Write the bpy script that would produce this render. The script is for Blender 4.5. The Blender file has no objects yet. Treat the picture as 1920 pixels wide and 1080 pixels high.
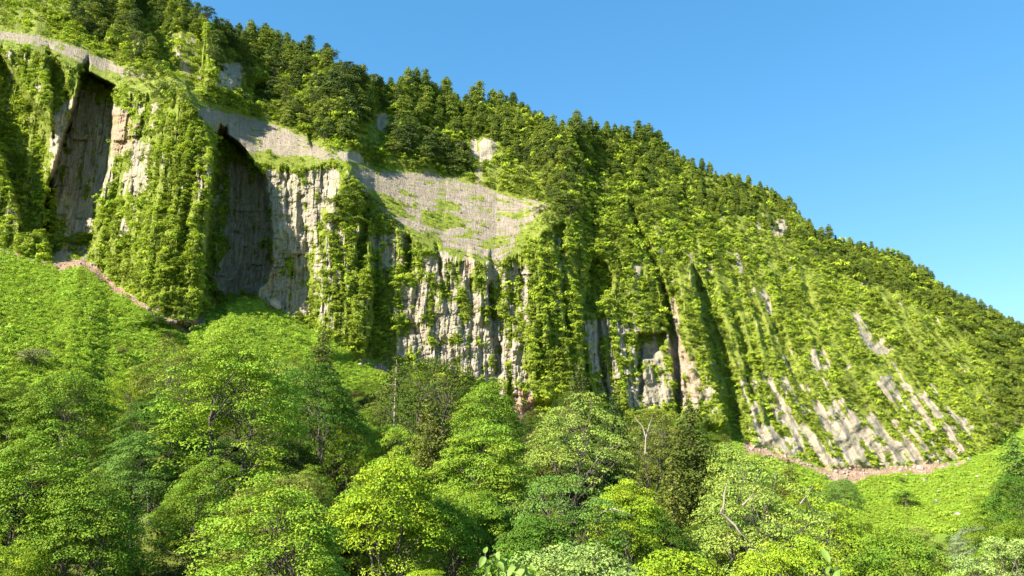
import bpy, math, random
import numpy as np
from mathutils import Vector, Matrix

# ------------------------------------------------------------------ camera, sky, sun, exposure
SC = bpy.context.scene
COL = SC.collection
F = 1507.0                      # focal length in pixels of the 1920 px wide photograph
PITCH = math.radians(13.0)
cam = bpy.data.cameras.new('camera')
cam.sensor_width = 36.0
cam.lens = 36.0 * F / 1920.0
cam.clip_start = 0.2
cam.clip_end = 8000.0
cam_ob = bpy.data.objects.new('camera', cam)
COL.objects.link(cam_ob)
cam_ob.location = (0, 0, 0)
cam_ob.rotation_euler = (math.radians(90) + PITCH, 0, 0)
SC.camera = cam_ob

HAZE = 0
SUN_AZ = math.radians(54.0)     # to the left of straight behind the camera
SUN_EL = math.radians(37.0)
to_sun = Vector((-math.sin(SUN_AZ) * math.cos(SUN_EL), -math.cos(SUN_AZ) * math.cos(SUN_EL), math.sin(SUN_EL)))
world = bpy.data.worlds.new('World')
SC.world = world
world.use_nodes = True
wn = world.node_tree
wn.nodes.clear()
sky = wn.nodes.new('ShaderNodeTexSky')
sky.sky_type = 'NISHITA'
sky.sun_disc = False
sky.sun_elevation = SUN_EL
sky.sun_rotation = math.atan2(to_sun.x, to_sun.y)
sky.altitude = 900.0
sky.air_density = 1.0
sky.dust_density = 0.25
sky.ozone_density = 2.2
bg = wn.nodes.new('ShaderNodeBackground')
bg.inputs['Strength'].default_value = 0.146
wo = wn.nodes.new('ShaderNodeOutputWorld')
hsv = wn.nodes.new('ShaderNodeHueSaturation'); hsv.inputs['Saturation'].default_value = 1.66; hsv.inputs['Hue'].default_value = 0.495
gam = wn.nodes.new('ShaderNodeGamma'); gam.inputs['Gamma'].default_value = 0.62
wn.links.new(sky.outputs[0], gam.inputs['Color']); wn.links.new(gam.outputs[0], hsv.inputs['Color']); wn.links.new(hsv.outputs[0], bg.inputs['Color'])
wn.links.new(bg.outputs[0], wo.inputs['Surface'])

sun = bpy.data.lights.new('sun', 'SUN')
sun.energy = 5.0
sun.angle = math.radians(0.53)
sun.color = (1.0, 0.93, 0.80)
sun_ob = bpy.data.objects.new('sun', sun)
COL.objects.link(sun_ob)
sun_ob.location = (-300, -200, 400)
sun_ob.rotation_euler = to_sun.to_track_quat('Z', 'Y').to_euler()

SC.view_settings.view_transform = 'Standard'
SC.view_settings.look = 'None'
SC.view_settings.gamma = 1.0
SC.view_settings.use_curve_mapping = False
SC.view_settings.exposure = 1.62
SC.render.engine = 'CYCLES'
SC.cycles.max_bounces = 6
SC.cycles.diffuse_bounces = 3
SC.cycles.transmission_bounces = 4
SC.cycles.glossy_bounces = 2
SC.cycles.use_adaptive_sampling = True
SC.cycles.adaptive_threshold = 0.02
SC.cycles.use_denoising = True

RNG = np.random.default_rng(7)
random.seed(7)

# ------------------------------------------------------------------ helpers
def tag(o, label=None, cat=None, group=None, kind=None):
    if label: o['label'] = label
    if cat: o['category'] = cat
    if group: o['group'] = group
    if kind: o['kind'] = kind
    return o

def mesh_from(name, V, Fq, mats=(), attrs=None, smooth=False, mat_idx=None):
    """V (n,3) float; Fq (m,k) int faces of one size k."""
    me = bpy.data.meshes.new(name)
    V = np.ascontiguousarray(V, dtype=np.float32)
    Fq = np.ascontiguousarray(Fq, dtype=np.int32)
    m, k = Fq.shape if Fq.size else (0, 4)
    me.vertices.add(len(V))
    me.vertices.foreach_set('co', V.ravel())
    if m:
        me.loops.add(m * k)
        me.loops.foreach_set('vertex_index', Fq.ravel())
        me.polygons.add(m)
        me.polygons.foreach_set('loop_start', np.arange(0, m * k, k, dtype=np.int32))
        me.polygons.foreach_set('loop_total', np.full(m, k, dtype=np.int32))
        me.polygons.foreach_set('use_smooth', np.full(m, smooth, dtype=bool))
        if mat_idx is not None:
            me.polygons.foreach_set('material_index', np.ascontiguousarray(mat_idx, dtype=np.int32))
    for key, arr in (attrs or {}).items():
        arr = np.ascontiguousarray(arr, dtype=np.float32)
        if arr.ndim == 1:
            a = me.attributes.new(key, 'FLOAT', 'POINT')
            a.data.foreach_set('value', arr)
        else:
            a = me.attributes.new(key, 'FLOAT_VECTOR', 'POINT')
            a.data.foreach_set('vector', arr.ravel())
    for mt in mats:
        me.materials.append(mt)
    me.update(calc_edges=True)
    return me

def link(name, me, parent=None):
    o = bpy.data.objects.new(name, me)
    COL.objects.link(o)
    if parent: o.parent = parent
    return o

def _hash(ix, iy, seed):
    h = (ix.astype(np.int64) * 374761393 + iy.astype(np.int64) * 668265263 + seed * 1274126177) & 0xFFFFFFFF
    h = ((h ^ (h >> 13)) * 1274126177) & 0xFFFFFFFF
    return ((h ^ (h >> 16)) & 0xFFFF).astype(np.float64) / 65535.0

def noise(x, y, seed=0):
    """gradient noise, about -1..1"""
    ix = np.floor(x); iy = np.floor(y)
    fx = x - ix; fy = y - iy
    u = fx * fx * fx * (fx * (fx * 6 - 15) + 10); v = fy * fy * fy * (fy * (fy * 6 - 15) + 10)
    def g(ox, oy):
        a = _hash(ix + ox, iy + oy, seed) * 2 * np.pi
        return np.cos(a) * (fx - ox) + np.sin(a) * (fy - oy)
    n0 = g(0, 0) * (1 - u) + g(1, 0) * u
    n1 = g(0, 1) * (1 - u) + g(1, 1) * u
    return (n0 * (1 - v) + n1 * v) * 1.5

def fbm(x, y, seed=0, oct=4, gain=0.5):
    s = 0; a = 1.0; t = 0
    for k in range(oct):
        s = s + a * noise(x * 2 ** k, y * 2 ** k, seed + k * 17)
        t += a; a *= gain
    return s / t

def sstep(e0, e1, x):
    t = np.clip((x - e0) / (e1 - e0), 0, 1)
    return t * t * (3 - 2 * t)

def tab(pts, x):
    p = np.array(pts, dtype=float)
    return np.interp(np.clip(x, -320, 2150), p[:, 0], p[:, 1])

# ------------------------------------------------------------------ the shapes of the mountain (in pixels of the photograph, turned into real points below)
GROUND_TOP = [(-700,-560),(-200,-330),(0,-230),(200,-120),(300,-45),(340,5),(368,32),(400,44),(450,64),(520,84),(560,94),(600,102),(640,130),(680,142),(720,159),(760,154),(800,154),(840,178),(880,194),(900,194),(940,200),(970,194),(1010,234),(1060,242),(1120,242),(1165,248),(1185,258),(1196,250),(1230,252),(1260,292),(1300,312),(1350,330),(1400,342),(1440,356),(1480,384),(1510,412),(1540,440),(1580,452),(1620,462),(1700,486),(1740,516),(1780,545),(1840,578),(1920,610),(2200,710),(2700,850)]
CLIFF_FOOT = [(-700,420),(0,468),(60,488),(110,498),(150,490),(180,505),(210,535),(260,568),(310,598),(350,612),(385,598),(430,560),(480,565),(530,590),(590,625),(650,660),(720,690),(760,720),(830,755),(900,770),(1000,790),(1200,800),(1300,812),(1400,836),(1500,866),(1560,890),(1600,886),(1700,878),(1800,868),(1860,850),(1920,800),(2200,760),(2700,700)]
RIM = [(-700,20),(0,88),(60,92),(130,122),(200,162),(270,175),(330,160),(360,196),(420,268),(480,302),(560,315),(620,302),(650,312),(680,360),(700,396),(760,440),(830,482),(930,494),(980,470),(1020,430),(1080,400),(1200,400),(2700,900)]
LEDGE_TOP = [(-700,10),(0,52),(100,72),(200,112),(260,145),(340,150),(380,192),(450,212),(520,232),(580,262),(640,292),(700,316),(780,326),(830,328),(880,342),(920,350),(980,372),(1030,385),(1080,399),(1200,399),(2700,899)]
FOREST_EDGE = [(-700,700),(0,700),(60,690),(130,690),(200,720),(280,690),(330,640),(430,642),(520,650),(600,640),(640,690),(720,690),(800,665),(880,710),(950,730),(1000,740),(1080,690),(1150,740),(1220,755),(1290,745),(1350,790),(1420,850),(1480,865),(1560,895),(1600,930),(1680,960),(1760,985),(1830,1000),(1860,930),(1890,860),(1920,820),(2200,820),(2700,800)]
FOOT_DIST = [(-700,385),(0,380),(300,376),(600,380),(1000,398),(1400,425),(1900,455),(2700,470)]

CP, SP = math.cos(PITCH), math.sin(PITCH)
def pix(a, t):
    dy = np.tan(np.arctan(t) - PITCH)
    dx = a * (CP - dy * SP)
    return 960 + F * dx, 540 - F * dy
def t_of(py):
    return np.tan(PITCH + np.arctan((540 - py) / F))
def a_of(px, py):
    dy = (540 - py) / F
    return (px - 960) / F / (CP - dy * SP)

# grid: columns of fixed azimuth, rows of rising elevation
A = np.concatenate([np.linspace(-1.35, -0.74, 40)[:-1], np.linspace(-0.74, 0.70, 980), np.linspace(0.70, 1.35, 40)[1:]])
NA = len(A)
# ridge elevation of every column: solve by fixed point (the ridge table is in pixels)
tr = np.full(NA, 0.4)
for _ in range(30):
    px_, _py = pix(A, tr)
    tr = 0.5 * tr + 0.5 * t_of(tab(GROUND_TOP, px_))
t_lo = t_of(1000.0)
low = np.linspace(-1.6, t_lo, 50)[:-1]
NHI = 460
hi = np.linspace(0, 1, NHI)
T = np.concatenate([np.repeat(low[None, :], NA, 0), t_lo + (tr[:, None] - t_lo) * hi[None, :]], axis=1)   # (NA, NR)
NR = T.shape[1]
AA = np.repeat(A[:, None], NR, 1)
PX, PY = pix(AA, T)
foot = tab(CLIFF_FOOT, PX); rim = tab(RIM, PX); ltop = tab(LEDGE_TOP, PX); fedge = tab(FOREST_EDGE, PX)

# slope angle field
steep = tab([(-700,70),(0,73),(500,76),(950,75),(1100,72),(1300,68),(1500,62),(1700,57),(2000,50)], PX)
upper = tab([(-700,50),(0,50),(400,56),(900,56),(1200,52),(1500,50),(2000,42)], PX)
cliff_w = sstep(0, 18, foot - PY) 
above_rim = sstep(-4, 4, rim - PY)
above_ledge = sstep(-6, 10, ltop - PY)
rightpart = sstep(1040, 1120, PX)
# right of the ledge the wall just eases off upward
ease = sstep(0, 260, (foot - 150) - PY)
ang = steep * (1 - rightpart) + (steep * (1 - ease) + upper * ease) * rightpart
ang = ang * (1 - above_rim * (1 - rightpart)) + (46 * (1 - above_ledge) + upper * above_ledge) * above_rim * (1 - rightpart)
meadow_ang = tab([(-700,31),(600,30),(1000,26),(1400,22),(2000,20)], PX)
ang = meadow_ang * (1 - cliff_w) + ang * cliff_w

# integrate distance outward from the cliff foot along every column
tanA = np.tan(np.radians(ang))
dT = np.diff(T, axis=1)
rate = 1.0 / np.maximum(tanA - T, 0.12)
rm = 0.5 * (rate[:, 1:] + rate[:, :-1])
LY = np.concatenate([np.zeros((NA, 1)), np.cumsum(rm * dT, axis=1)], axis=1)
kfoot = np.argmax(PY < foot, axis=1)
ii = np.arange(NA)
Yf = tab(FOOT_DIST, PX[ii, kfoot])
k0 = np.maximum(kfoot - 1, 0); d0 = (PY - foot)[ii, k0]; d1 = (PY - foot)[ii, kfoot]
fr = np.clip(d0 / np.where(np.abs(d0 - d1) < 1e-9, 1, d0 - d1), 0, 1)
LYf = LY[ii, k0] * (1 - fr) + LY[ii, kfoot] * fr
LYc = LYf.copy()
LY = LY - LYc[:, None]
tfo = T[ii, k0] * (1 - fr) + T[ii, kfoot] * fr
mt = np.tan(np.radians(tab([(-700,31),(600,30),(1000,26),(1400,22),(2000,20)], PX[ii, kfoot])))
_k = np.exp(-0.5 * (np.arange(-200, 201) / 80.0) ** 2); _k /= _k.sum()
tsm = np.convolve(np.pad(tfo, 200, mode='edge'), _k, 'valid')
Yf = Yf * ((mt - tsm) / np.maximum(mt - tfo, .1)) ** 0.55
_k2 = np.exp(-0.5 * (np.arange(-24, 25) / 9.0) ** 2); _k2 /= _k2.sum()
Yf = np.convolve(np.pad(Yf, 24, mode='edge'), _k2, 'valid')
Y = Yf[:, None] * np.exp(LY)
# smooth laterally so neighbouring columns do not tear
def smooth_cols(M, n):
    k = np.ones(n) / n
    P = np.pad(M, ((n // 2, n // 2), (0, 0)), mode='edge')
    c = np.cumsum(np.vstack([np.zeros((1, M.shape[1])), P]), axis=0)
    return (c[n:] - c[:-n]) / n
# below the forest edge the ground runs in a straight line down to the valley in front of the camera
kf = np.argmax(PY < fedge + 50, axis=1)
Y1 = Y[ii, kf]; t1 = T[ii, kf]
k5 = np.ones(41) / 41
Y1 = np.convolve(np.pad(Y1, 20, mode='edge'), k5, 'valid')
z1 = Y1 * t1
yn = 34.0; zn = np.interp(A, [-1.35, -0.6, 0, 0.6, 1.35], [-18, -18.5, -20, -23, -24])
mm = (z1 - zn) / (Y1 - yn)
Yline = (z1 - mm * Y1)[:, None] / (T - mm[:, None] - 1e-9)
isf = (np.arange(NR)[None, :] < kf[:, None])
Y = np.where(isf, Yline, Y)

Y0 = Y.copy()
# ---- relief
K = tab([(-700,-0.2),(0,-0.14),(300,-0.16),(450,-0.06),(620,0.0),(950,0.02),(1100,0.12),(1250,0.25),(1400,0.36),(1600,0.6),(1900,0.85),(2700,0.9)], PX)
U = PX - K * (PY - 700)
inmtn = sstep(-2, 14, foot - PY)
steepw = inmtn * (1 - above_rim * (1 - rightpart)) * (1 - 0.35 * rightpart * ease)
def ridged(x, y, seed, oct=3):
    s = 0; a = 1; tt = 0
    for k in range(oct):
        s = s + a * (1 - 2 * np.abs(noise(x * 2 ** k, y * 2 ** k, seed + 31 * k))); tt += a; a *= 0.5
    return s / tt
R = np.zeros_like(Y)          # metres away from the camera
warp = fbm(PX / 130, PY / 130, 5, 3) * 26
RIB = ridged((U + warp) / 74, PY / 420, 11, 2)
RIB2 = ridged((U + warp * .6) / 25, PY / 200, 23, 2)
COLM = noise((U + warp * .3) / 7.5, PY / 75, 41)
COLM2 = noise((U + warp * .2) / 15, PY / 140, 43)
blockn = fbm(PX / 34, PY / 34, 61, 4)
_lf = 1 - .75 * sstep(1200, 1380, PX)
crk = np.abs(noise((U + warp * .3) / 15, PY / 170, 47)); crk2 = np.abs(noise((U + warp * .3) / 6.5, PY / 60, 48))
hcr = np.abs(noise(PX / 40, PY / 13 + U / 60, 49))
def blocks(w, h, seed, u):
    ci = np.floor(u / w); ri = np.floor(PY / h + _hash(ci, ci * 0, seed) * 9)
    return _hash(ci, ri, seed + 1) - .5 + .6 * (_hash(ci, ci * 0 + 3, seed + 2) - .5)
Uj = U + warp * .3 + fbm(PX / 30, PY / 30, 53, 2) * 3
BLK = blocks(9, 34, 301, Uj) * 1.5 + blocks(24, 80, 311, Uj) * 2.4 + blocks(60, 170, 321, Uj) * 2.6
R -= steepw * (RIB * 3.4 + RIB2 * (1.5 + .9 * sstep(1150, 1350, PX)) + (COLM * 0.25 + COLM2 * 0.4) * (1 + 1.6 * sstep(1250, 1400, PX)) + blockn * 3.4 + BLK * (1 - sstep(1230, 1430, PX)))
R += steepw * (.9 * _lf * sstep(.12, .0, crk) + .35 * _lf * sstep(.2, .0, crk2) + .5 * (1 - sstep(1150, 1350, PX)) * sstep(.14, .0, hcr))
# stepped blocks: quantised noise gives broken ledges in the rock
stp = fbm((U + 300) / 22, PY / 30, 71, 3)
R += steepw * 1.2 * (np.round(stp * 5) / 5 - stp)
up = inmtn * (1 - steepw)
R -= up * above_ledge * (fbm(PX / 120, PY / 90, 81, 4) * 14)
isledge = inmtn * above_rim * (1 - above_ledge) * (1 - rightpart)
bedw = (PY - ltop) / np.maximum(rim - ltop, 8) * 110 + fbm(PX / 170, PY / 80, 91, 3) * 12
R += isledge * (noise(PX / 120, bedw / 6.0, 93) * .45 + fbm(PX / 9, PY / 6, 96, 2) * .3 + noise(PX / 60, bedw / 3, 94) * 0.2 + fbm(PX / 70, PY / 40, 95, 3) * 2.0)
mdw = (1 - inmtn) * sstep(-40, 0, fedge + 50 - PY)
R -= mdw * (fbm(PX / 60, PY / 30, 101, 4) * 1.1 + fbm(PX / 14, PY / 9, 102, 2) * .9)

def feature(rows, depth, wl=6, wr=8, fade=14):
    """a recess (depth > 0) or a buttress (depth < 0) between two edges that change with height"""
    global R
    r = np.array(rows, float)
    jit = fbm(PY / 28, PX * 0, int(abs(depth) * 97 + r[0, 1]), 3) * 7
    xl = np.interp(PY, r[:, 0], r[:, 1]) + jit; xr = np.interp(PY, r[:, 0], r[:, 2]) + jit * 0.7
    s = sstep(-wl / 2, wl / 2, PX - xl) * sstep(-wr / 2, wr / 2, xr - PX)
    tj = fbm(PX / 16, PY / 60, 7, 3) * fade * .9
    s = s * sstep(r[0, 0] - fade, r[0, 0] + fade * .5, PY + tj) * sstep(-2, fade, r[-1, 0] - PY + fade)
    s = np.where(xr > xl, s, 0)
    R = R + depth * s
    return s
S_alc1 = feature([(135,150,165),(160,148,214),(200,140,213),(250,122,209),(300,108,205),(340,92,197),(390,84,180),(440,84,180),(470,95,168)], 36, 10, 10, 26)
feature([(100,-70,2),(140,-62,26),(180,-50,52),(220,-36,84),(260,-14,98),(300,6,92),(360,24,90),(420,40,86)], 26, 12, 22, 24)
feature([(96,90,97),(130,92,120),(180,97,130),(240,98,132),(268,100,120)], 11, 6, 8)
S_alc2 = feature([(252,405,425),(280,403,458),(300,402,472),(330,400,496),(400,394,505),(450,390,508),(500,386,508),(530,384,496),(556,390,468),(575,398,425)], 33, 8, 10, 24)
feature([(170,325,352),(220,300,386),(300,282,398),(400,262,392),(500,242,382),(560,225,378),(600,255,370)], -13, 70, 10)
feature([(300,366,398),(360,360,402),(430,356,392),(520,342,384)], -4, 20, 5)
feature([(395,1180,1190),(430,1190,1202),(450,1199,1215),(480,1216,1227),(520,1230,1243),(560,1240,1254),(600,1248,1263),(650,1257,1272),(700,1263,1275),(770,1268,1278)], 9, 4, 10)
S_gulD = feature([(510,1298,1306),(560,1306,1333),(600,1317,1349),(640,1327,1358),(680,1337,1370),(720,1348,1376),(760,1358,1384),(815,1370,1388)], 6.5, 5, 24)
feature([(-60,225,380),(60,262,384),(100,286,386),(130,312,386),(152,355,384)], 62, 16, 8, 18)
feature([(395,676,690),(440,672,689),(480,670,687),(505,671,680)], 9, 4, 8)
feature([(530,914,921),(600,919,931),(650,924,940),(695,928,942)], 6, 3, 10)
feature([(490,1106,1132),(520,1102,1152),(550,1096,1142),(570,1096,1115)], 11, 5, 16)
feature([(425,1038,1060),(485,1040,1056)], 8, 5, 12)
feature([(626,1195,1248),(650,1195,1244),(668,1200,1228)], 8, 5, 12, 6)
feature([(445,755,771),(505,759,772)], 6, 3, 5)
feature([(590,1374,1388),(650,1388,1403),(700,1398,1415),(745,1408,1420)], 4, 4, 10)
feature([(480,1316,1330),(530,1326,1340),(560,1334,1344)], 3, 4, 10)
feature([(560,1432,1446),(640,1462,1476),(700,1482,1492)], 3, 4, 14)
feature([(470,1050,1062),(560,1056,1068),(640,1066,1076),(730,1074,1082)], 5, 4, 14)
feature([(460,815,822),(500,822,830),(560,830,838)], 4, 3, 6)
feature([(600,1118,1126),(660,1120,1130),(740,1136,1142)], 5, 3, 8)
feature([(660,1196,1204),(740,1198,1206)], 5, 3, 8)
feature([(160,478,505),(188,474,508)], 12, 5, 12)
feature([(205,560,580),(270,585,612)], 8, 5, 16)
feature([(235,780,800),(275,838,858)], 8, 5, 12)
feature([(320,640,662),(400,612,690),(500,592,698),(600,592,700),(660,602,684)], -9, 30, 8)
feature([(470,990,1050),(560,985,1088),(650,992,1092),(745,1002,1098)], -9, 40, 8)
feature([(500,1262,1298),(600,1276,1316),(700,1288,1336),(790,1308,1362)], -7, 24, 6)
feature([(470,880,918),(560,890,916),(600,896,914)], -3, 10, 4)
feature([(640,655,688),(560,660,690)][::-1], -4, 8, 6)
# runnels in the left debris slope
feature([(560,160,166),(600,148,152),(640,164,168),(700,200,204)], 2.0, 3, 4)
feature([(500,40,44),(560,80,84),(620,96,100),(680,130,134)], 1.2, 3, 4)

Yr = Y + R * np.clip(Y0 / 380, 0.6, 1.5)
Yr = np.where(isf, Y, Yr)
# keep a hill-sized noise on the forest ground
XX = AA * Yr; ZZ = T * Yr
ZZ = ZZ + np.where(isf, np.clip(fbm(XX / 30, Yr / 30, 111, 3) * 2.5, -3, 3), 0) * sstep(1, 30, (kf[:, None] - np.arange(NR)[None, :]))
# back of the mountain
NB = 14
bk = np.linspace(0, 1, NB + 1)[1:]
Yb = Yr[:, -1:] + bk[None, :] * 420
Xb = A[:, None] * Yb
Zb = ZZ[:, -1:] * (1 - bk[None, :] * 1.05) - 4 * bk[None, :]
Xg = np.concatenate([XX, Xb], 1); Yg = np.concatenate([Yr, Yb], 1); Zg = np.concatenate([ZZ, Zb], 1)
NRT = NR + NB

# ------------------------------------------------------------------ what covers the ground: soft masks from outlines
MX0, MX1, MY0, MY1, MS = -760, 2760, -600, 1100, 4
mxs = np.arange(MX0, MX1, MS); mys = np.arange(MY0, MY1, MS)
MGX, MGY = np.meshgrid(mxs, mys)
def poly(pts, blur=2):
    p = np.array(pts, float); n = len(p)
    x0, y0 = p.min(0) - 30; x1, y1 = p.max(0) + 30
    j0, j1 = np.searchsorted(mxs, [x0, x1]); i0, i1 = np.searchsorted(mys, [y0, y1])
    X = MGX[i0:i1, j0:j1]; Yq = MGY[i0:i1, j0:j1]
    ins = np.zeros(X.shape, bool)
    for k in range(n):
        xa, ya = p[k]; xb, yb = p[(k + 1) % n]
        if ya == yb: continue
        c = ((ya > Yq) != (yb > Yq)) & (X < (xb - xa) * (Yq - ya) / (yb - ya) + xa)
        ins ^= c
    m = ins.astype(float)
    for _ in range(blur):
        q = np.pad(m, 1, mode='edge')
        m = (q[:-2, 1:-1] + q[2:, 1:-1] + q[1:-1, :-2] + q[1:-1, 2:] + q[1:-1, 1:-1]) / 5
    M = np.zeros(MGX.shape); M[i0:i1, j0:j1] = m
    return M
def samp(M, px, py):
    x = np.clip((px - MX0) / MS, 0, M.shape[1] - 1.001); y = np.clip((py - MY0) / MS, 0, M.shape[0] - 1.001)
    ix = x.astype(int); iy = y.astype(int); fx = x - ix; fy = y - iy
    return (M[iy, ix] * (1 - fx) + M[iy, ix + 1] * fx) * (1 - fy) + (M[iy + 1, ix] * (1 - fx) + M[iy + 1, ix + 1] * fx) * fy
def union(lst, blur=2):
    M = np.zeros(MGX.shape)
    for w, pts in lst:
        M = np.maximum(M, w * poly(pts, blur))
    return M
ROCK = union([
 (.86,[(95,210),(150,165),(205,190),(236,205),(262,240),(250,275),(215,300),(206,345),(180,380),(178,440),(120,445),(104,380),(90,290)]),
 (.8,[(8,88),(28,90),(22,112),(8,112)]),(.8,[(45,92),(58,112),(66,120),(52,126),(44,105)]),(.6,[(60,150),(78,150),(70,170),(60,165)]),
 (.75,[(60,500),(130,455),(175,462),(165,492),(110,500)]),
 (.78,[(176,372),(200,325),(215,330),(190,390),(178,398)]),
 (.55,[(240,190),(300,190),(285,300),(250,420),(225,470),(215,330)]),
 (.7,[(262,320),(280,310),(275,350),(255,395),(246,380)]),
 (.62,[(380,310),(402,312),(384,380),(370,420),(366,370)]),
 (.9,[(432,300),(500,332),(506,400),(506,520),(480,556),(400,552),(392,500),(430,470),(428,400)]),
 (.45,[(395,300),(432,290),(432,470),(392,500)]),
 (.86,[(496,318),(560,325),(640,312),(632,380),(600,430),(575,500),(585,600),(540,596),(475,556),(505,520),(508,420)]),
 (.5,[(590,400),(660,420),(660,600),(640,650),(600,620),(580,540)]),
 (.66,[(690,440),(770,440),(760,500),(700,510)]),
 (.57,[(740,500),(830,470),(880,480),(1000,500),(995,600),(985,725),(900,715),(800,680),(735,670),(735,600)]),
 (.84,[(740,640),(800,600),(860,590),(985,640),(990,725),(900,715),(800,685),(740,670)]),
 (.9,[(752,545),(790,530),(810,545),(800,580),(760,580)]),(.95,[(860,482),(890,484),(888,510),(866,505)]),
 (.55,[(1075,590),(1180,600),(1260,620),(1330,680),(1360,790),(1250,770),(1130,750),(1090,640)]),
 (.9,[(1250,520),(1268,560),(1278,640),(1300,680),(1320,760),(1272,760),(1262,640)]),
 (.88,[(1080,596),(1130,600),(1145,640),(1110,640)]),(.9,[(1180,700),(1255,720),(1262,770),(1180,760)]),
 (.93,[(1200,640),(1245,645),(1240,665),(1200,672)]),(.8,[(1180,480),(1205,500),(1210,525),(1190,520)]),
 (.55,[(1375,700),(1450,690),(1560,740),(1700,780),(1830,800),(1800,868),(1600,884),(1540,880),(1400,832)]),
 (.68,[(1540,770),(1600,760),(1700,830),(1760,866),(1600,876)]),(.7,[(1480,730),(1560,760),(1540,800),(1500,790)]),
 (.8,[(1595,585),(1612,590),(1640,640),(1682,655),(1640,668),(1608,625)]),(.75,[(1650,620),(1672,650),(1650,650)]),
 (.62,[(1515,640),(1555,660),(1560,700),(1520,690)]),(.58,[(1640,700),(1700,720),(1800,780),(1740,790),(1650,740)]),
 (.8,[(1740,720),(1760,718),(1775,745),(1750,740)]),(.8,[(1785,770),(1815,790),(1810,800),(1780,785)]),
 (.8,[(1845,735),(1860,738),(1870,775),(1850,760)]),(.5,[(1880,760),(1910,780),(1920,800),(1890,800)]),
 (.85,[(700,212),(745,210),(748,248),(720,254),(704,240)]),(.5,[(770,230),(800,232),(798,250),(776,250)]),
 (.9,[(880,252),(925,262),(938,275),(912,312),(885,295)]),(.6,[(930,240),(948,240),(942,272),(930,268)]),
 (.72,[(398,118),(458,120),(456,176),(404,170)]),(.55,[(310,60),(380,70),(382,150),(345,145)]),
 (.9,[(1440,412),(1482,410),(1478,444),(1448,442)]),(.6,[(1395,405),(1430,420),(1440,436),(1400,425)]),
 (.55,[(1350,460),(1400,480),(1430,560),(1400,560),(1370,510)]),(.5,[(1465,490),(1485,500),(1490,530),(1470,525)]),
 (.5,[(1420,540),(1450,550),(1470,600),(1440,600)]),
 (.8,[(605,270),(680,290),(700,312),(640,300)]),(.4,[(1040,560),(1060,560),(1060,620),(1045,620)]),
], 2)
SLAB = union([
 (1,[(-700,10),(-100,38),(0,56),(60,62),(110,78),(160,92),(205,116),(250,128),(290,140),(262,150),(200,135),(150,118),(110,98),(60,84),(0,74),(-700,40)]),
 (1,[(358,196),(400,205),(480,222),(540,240),(590,268),(650,300),(600,306),(560,300),(480,290),(420,264),(380,228)]),
 (1,[(652,306),(720,322),(800,322),(850,335),(920,352),(960,372),(1035,378),(1010,402),(970,440),(962,468),(936,492),(880,478),(800,456),(740,424),(700,388),(668,345)]),
 (.9,[(895,300),(905,300),(906,360),(896,360)]),
], 2)
SLABGRASS = union([(.9,[(690,356),(730,368),(770,395),(780,412),(740,402),(700,378)]),(.9,[(790,398),(850,398),(874,420),(840,432),(800,420)]),
 (.7,[(800,376),(830,380),(870,395),(830,392)]),(.6,[(850,440),(900,432),(900,440),(850,448)]),(.6,[(940,400),(1000,392),(980,412),(930,412)]),
 (.8,[(480,284),(560,296),(640,300),(560,312),(480,300)]),(.9,[(700,400),(760,425),(830,450),(830,478),(760,440)]),(.6,[(900,455),(960,440),(960,460),(900,468)])], 2)
# bare soil along the foot of the wall
def band(x):
    return .8 * tab([(-700,2),(90,2),(100,7),(175,12),(230,8),(300,6),(330,12),(355,16),(378,10),(390,0),(600,0),(690,3),(720,10),(740,0),(830,0),(860,20),(900,22),(940,0),(1390,0),(1400,12),(1450,9),(1540,6),(1570,16),(1600,24),(1625,12),(1690,6),(1715,9),(1738,18),(1755,8),(1775,4),(1800,5),(1815,0),(2700,0)], x)
rockv = samp(ROCK, PX, PY); slabv = samp(SLAB, PX, PY); sgv = samp(SLABGRASS, PX, PY)
bd = band(PX)
dirtv = sstep(-2, 1.5, bd - np.abs(PY - foot - bd * 0.25) + fbm(PX / 14, PY / 9, 131, 3) * 9) * sstep(0.5, 2, bd)
# extra soil shows: the red scar behind the middle trees and the slip at far right
dirtv = np.maximum(dirtv, samp(union([(.9,[(820,735),(856,742),(862,775),(850,790),(820,760)]),(.8,[(960,720),(1000,745),(1010,830),(968,830)]),(.5,[(1885,770),(1905,770),(1925,800),(1905,805)]),(.8,[(1862,790),(1876,792),(1874,800),(1862,800)])],1), PX, PY))
vs0 = noise((U + warp * .3) / 10, PY / 95, 181) + .5 * noise((U + warp * .3) / 22, PY / 160, 183)
streak = 0.46 * noise((U + warp * .3) / 13, PY / 90, 151) + 0.30 * noise((U + warp * .3) / 5.5, PY / 30, 152) + 0.72 * fbm(PX / 24, PY / 26, 153, 5, .6)
RB = sstep(-0.10, 0.10, rockv - 0.60 + .06 * sstep(1350, 1450, PX) + streak * 0.85 - .30 * vs0 * sstep(1050, 1400, PX)) * sstep(0.05, 0.3, rockv)
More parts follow.
